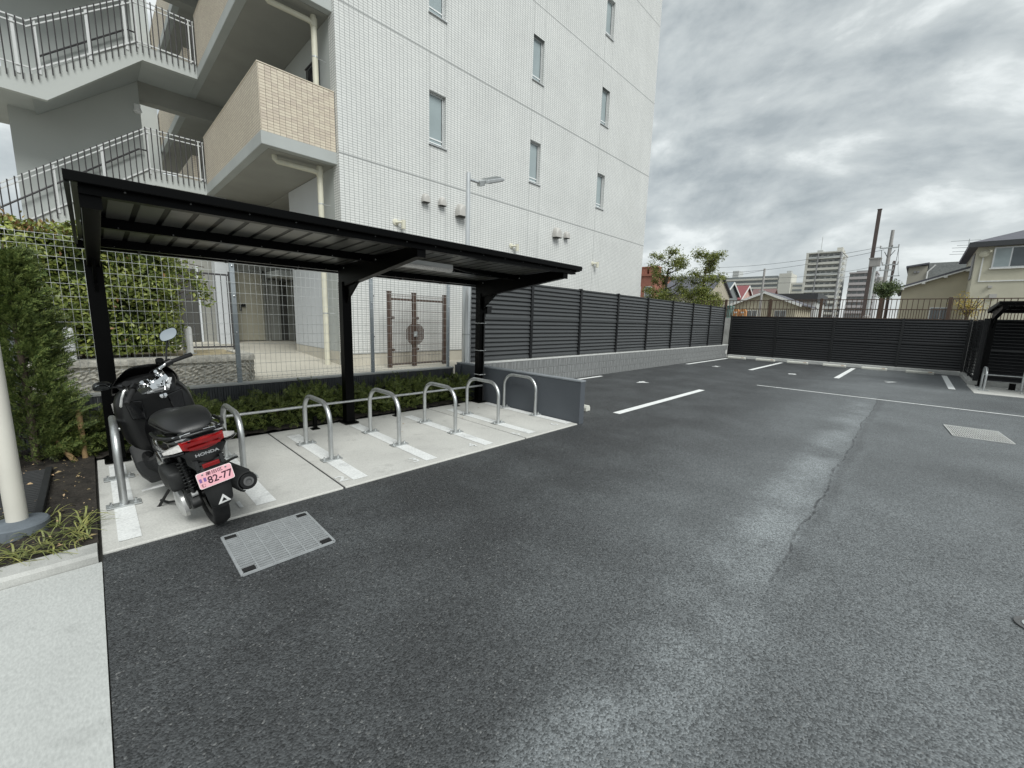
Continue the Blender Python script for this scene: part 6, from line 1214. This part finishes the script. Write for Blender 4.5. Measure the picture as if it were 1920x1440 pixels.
def apartments():
    # tall tower
    w = thing('apartment_tower', 'tall pale apartment tower with rows of balconies on the skyline', 'building', (280, 40, 0)); X = 270; Y0, Y1, ZT = 32.8, 47.5, 40.6
    mb = MB(); mb.box(X+1.6, X+24, Y0, Y1, 0, ZT-0.6); obj('wall', mb, 'apt_grey', w); mb = MB(); mb.box(X-0.1, X+24.2, Y0-0.2, Y1+0.2, ZT-0.6, ZT); obj('roof', mb, 'apt_light', w)
    for y0, y1 in ((Y1-1.0, Y1+0.1), (Y1-5.4, Y1-4.9), (Y0-0.1, Y0+0.35)): mb = MB(); mb.box(X-0.15, X+1.7, y0, y1, 0, ZT-0.6); obj('pier', mb, 'apt_light' if y1 > Y1 else 'apt_dark', w)
    for k in range(13):
        z = ZT-0.6-2.85*(k+1)
        if z < 3: break
        mb = MB(); mb.box(X-0.1, X+1.62, Y0+0.36, Y1-1.01, z, z+0.22); b = obj('balcony', mb, 'apt_light', w)
        mb = MB(); mb.box(X-0.02, X+0.08, Y0+0.36, Y1-1.01, z+0.221, z+1.2); obj('parapet', mb, 'apt_light' if k % 3 else 'apt_grey', b)
        for y in np.arange(Y0+1.2, Y1-2.2, 2.45):
            mb = MB(); mb.box(X+1.5, X+1.62, y, y+1.5, z+0.3, z+2.2); obj('window', mb, 'window_far', w)
        for xx in (X+3, X+9, X+15, X+20): mb = MB(); mb.box(xx, xx+1.6, Y0-0.08, Y0+0.02, z+0.9, z+2.1); obj('window', mb, 'window_far', w)
        mb = MB(); mb.box(X+6, X+8, Y0-1.0, Y0, z, z+1.2); obj('balcony', mb, 'apt_light', w)
    mb = MB(); mb.box(X+2, X+5, 41, 43.4, ZT, ZT+1.2); mb.tube([(X+3, 42, ZT+1.2), (X+3, 42, ZT+8)], 0.12, 6); obj('antenna_mast', mb, 'apt_grey', w)
    mb = MB(); mb.box(X+4, X+9, Y0+0.3, Y0+2.6, ZT, ZT+2.2); obj('tank_room', mb, 'apt_light', w); mb = MB(); mb.box(X+12, X+15, Y0+0.3, Y0+2.0, ZT, ZT+1.6); obj('stair_head', mb, 'apt_light', w)
    # wide low block
    w = thing('apartment_block', 'wide grey apartment block on the skyline left of the tower', 'building', (330, 82, 0)); X = 320
    mb = MB(); mb.box(X, X+16, 69.8, 103, 0, 34.4); mb.box(X, X+10, 94.4, 98.3, 34.4, 39.2); obj('wall', mb, 'apt_grey', w); mb = MB(); mb.box(X-0.8, X+16, 62.9, 69.7, 0, 35.9); obj('wing', mb, 'apt_light', w); mb = MB(); mb.box(X+2, X+16, 53, 62.8, 0, 29.7); obj('wing', mb, 'apt_light', w)
    mb = MB(); mb.box(X+1, X+5, 63.5, 66, 35.9, 37.6); obj('tank_room', mb, 'apt_grey', w)
    for z in np.arange(12, 33, 2.9):
        mb = MB(); mb.box(X-0.9, X, 70.2, 102.5, z, z+1.1); obj('balcony', mb, 'apt_light', w); mb = MB(); mb.box(X-0.05, X+0.05, 70.4, 102.3, z+1.1, z+2.5); obj('window_band', mb, 'window_far', w)
        if z < 28: mb = MB(); mb.box(X+1.9, X+2.02, 54, 62, z+1.0, z+2.2); obj('window_band', mb, 'window_far', w)
    w = thing('apartment_block', 'narrow mauve grey apartment block right of the tall tower', 'building', (288, 24, 0)); X = 280
    mb = MB(); mb.box(X+1.2, X+16, 18.6, 29.4, 0, 30.0); obj('wall', mb, 'apt_dark', w); mb = MB(); mb.box(X-0.1, X+16, 18.4, 29.6, 30.0, 30.6); obj('roof', mb, 'apt_mauve', w); mb = MB(); mb.box(X+3, X+8, 22, 27, 30.6, 31.6); obj('tank_room', mb, 'apt_dark', w)
    for z in np.arange(9.6, 29, 2.9):
        mb = MB(); mb.box(X-0.1, X+1.25, 18.6, 29.4, z, z+1.3); obj('balcony', mb, 'apt_mauve', w)
        for y in np.arange(19.2, 28.5, 2.2): mb = MB(); mb.box(X+1.12, X+1.22, y, y+1.4, z+1.3, z+2.6); obj('window', mb, 'window_far', w)
apartments()

def poles():
    w = thing('steel_post', 'tall rusty square steel post on the skyline behind the railing', 'pole', (30, 2.3, 0)); mb = MB(); mb.box(29.92, 30.08, 2.22, 2.38, 0, 7.9); obj('shaft', mb, 'pole_rust', w); mb = MB(); mb.box(29.905, 30.095, 2.205, 2.395, 7.9, 7.93); obj('cap', mb, 'pole_rust', w)
    w = thing('box_pole', 'short grey pole topped by a dark box beside the rusty post', 'pole', (29, 2.08, 0)); mb = MB(); mb.tube([(29, 2.06, 0), (29, 2.06, 4.86)], 0.075, 12); obj('pole', mb, 'galv_flat', w, smooth=40)
    mb = MB(); mb.box(28.8, 29.2, 1.86, 2.30, 4.86, 5.22); mb.box(28.76, 29.24, 1.83, 2.33, 5.22, 5.27); obj('box', mb, 'pole_concrete', w); mb = MB(); mb.lathe([(0.16, 2.0), (0.16, 2.28), (0.08, 2.36)], (29, 2.06, 0), (0, 0, 1), 14); obj('foot', mb, 'pole_concrete', w, smooth=40)
    w = thing('utility_pole', 'utility pole with crossarms and wires right of the rusty post', 'utility pole', (55, 3.0, 0)); mb = MB(); mb.tube([(55, 3.0, 0), (55, 3.0, 11.1)], [0.20, 0.13], 12); obj('pole', mb, 'pole_concrete', w, smooth=40)
    for z, y0, y1 in ((9.45, 2.35, 3.75), (7.85, 2.2, 3.4), (7.35, 2.5, 3.5)):
        mb = MB(); mb.box(54.85, 54.95, y0, y1, z-0.05, z+0.05); c = obj('crossarm', mb, 'galv_flat', w)
        for t in (0.03, 0.35, 0.97): y = y0+(y1-y0)*t; mb = MB(); mb.lathe([(0.03, 0), (0.055, 0.08), (0.03, 0.12), (0.055, 0.18), (0.02, 0.22)], (54.9, y, z+0.05), (0, 0, 1), 8); obj('insulator', mb, 'pole_concrete', c)
    mb = MB(); mb.lathe([(0.22, 0), (0.24, 0.1), (0.24, 0.7), (0.2, 0.8)], (54.7, 3.35, 5.9), (0, 0, 1), 14); obj('transformer', mb, 'pole_concrete', w, smooth=40)
    mb = MB(); mb.tube([(54.9, 3.6, 9.3), (54.9, 3.45, 8.0)], 0.02, 5); mb.tube([(54.9, 2.38, 9.4), (54.9, 2.42, 7.0)], 0.02, 5); mb.tube([(54.9, 3.35, 9.1), (54.9, 3.05, 8.5)], 0.03, 5); mb.tube([(54.9, 2.6, 9.2), (54.9, 2.95, 8.6)], 0.03, 5); obj('jumper_cable', mb, 'cable', w)
    w = thing('utility_pole', 'farther slim utility pole just right of the crossarm pole', 'utility pole', (75, 3.5, 0)); mb = MB(); mb.tube([(75, 3.45, 0), (75, 3.45, 10.6)], [0.2, 0.13], 10); obj('pole', mb, 'pole_rust', w); mb = MB(); mb.box(74.8, 74.9, 2.7, 4.2, 8.6, 8.7); obj('crossarm', mb, 'galv_flat', w)
    w = thing('utility_pole', 'slim grey utility pole above the mauve roof', 'utility pole', (50, 12.3, 0)); mb = MB(); mb.tube([(50, 12.3, 0), (50, 12.3, 7.55)], [0.14, 0.10], 10); obj('pole', mb, 'pole_concrete', w, smooth=40); mb = MB(); mb.box(49.9, 50.1, 12.0, 12.6, 5.2, 5.3); obj('crossarm', mb, 'galv_flat', w)
    def wire(label, a, b, sag, r=0.018):
        mb = MB(); a = Vector(a); b = Vector(b); mb.tube([a.lerp(b, t)-Vector((0, 0, sag*4*t*(1-t))) for t in np.linspace(0, 1, 17)], r, 5); o = obj('overhead_wire', mb, 'cable'); tag(o, label, 'wire', 'overhead wires')
    wire('upper overhead wire from the crossarm pole to behind the trees', (54.9, 3.6, 9.6), (66, 26, 10.2), 0.6); wire('second overhead wire just under the upper one', (54.9, 3.4, 9.3), (66, 26, 9.4), 0.7)
    wire('low overhead wire from the lower crossarm towards the slim pole', (54.9, 3.3, 7.9), (50, 12.3, 6.6), 0.35, 0.014); wire('lowest overhead wire crossing in front of the wide grey block', (54.9, 3.3, 7.4), (50, 12.3, 6.1), 0.4, 0.014); wire('overhead wire from the slim pole to the pruned trees', (50, 12.3, 7.4), (52, 24, 6.9), 0.3, 0.014)
    wire('overhead wire leaving the crossarm pole to the right', (54.9, 2.4, 9.6), (75, 2.8, 8.7), 0.4, 0.014)
    # small coloured things behind the railing
    for i, y in enumerate((6.98, 7.32)):
        w = thing('safety_barrier', ('right one of two', 'left one of two')[i]+' orange plastic barriers behind the brown railing', 'barrier', (25.2, y, 1.95), 0, 'orange barriers'); mb = MB(); mb.prism([(-0.14, 0.0), (-0.14, 0.42), (-0.09, 0.55), (0.09, 0.55), (0.14, 0.42), (0.14, 0), (0.08, 0), (0.06, 0.25), (-0.06, 0.25), (-0.08, 0)], 0, -0.15, 0.15); obj('shell', mb, 'orange', w, local=True, bevel=0.01)
        mb = MB(); mb.box(-0.155, -0.151, -0.09, 0.09, 0.32, 0.40); obj('stripe', mb, 'trim_white', w, local=True)
    w = thing('garden_container', 'teal grey storage box at the end of the brown railing', 'box', (25.2, 7.75, 1.95)); mb = MB(); mb.box(24.95, 25.5, 7.58, 7.92, 1.95, 2.62); obj('body', mb, 'teal', w, bevel=0.02); mb = MB(); mb.box(24.92, 25.53, 7.55, 7.95, 2.62, 2.68); obj('lid', mb, 'teal', w, bevel=0.01)
    w = thing('raised_ground', '', '', (0, 0, 0)); bpy.data.objects.remove(w)
    mb = MB(); mb.box(24.35, 32, -12, 9.2, -0.05, 1.93); struct(obj('raised_terrace', mb, 'concrete_kerb'))
poles()
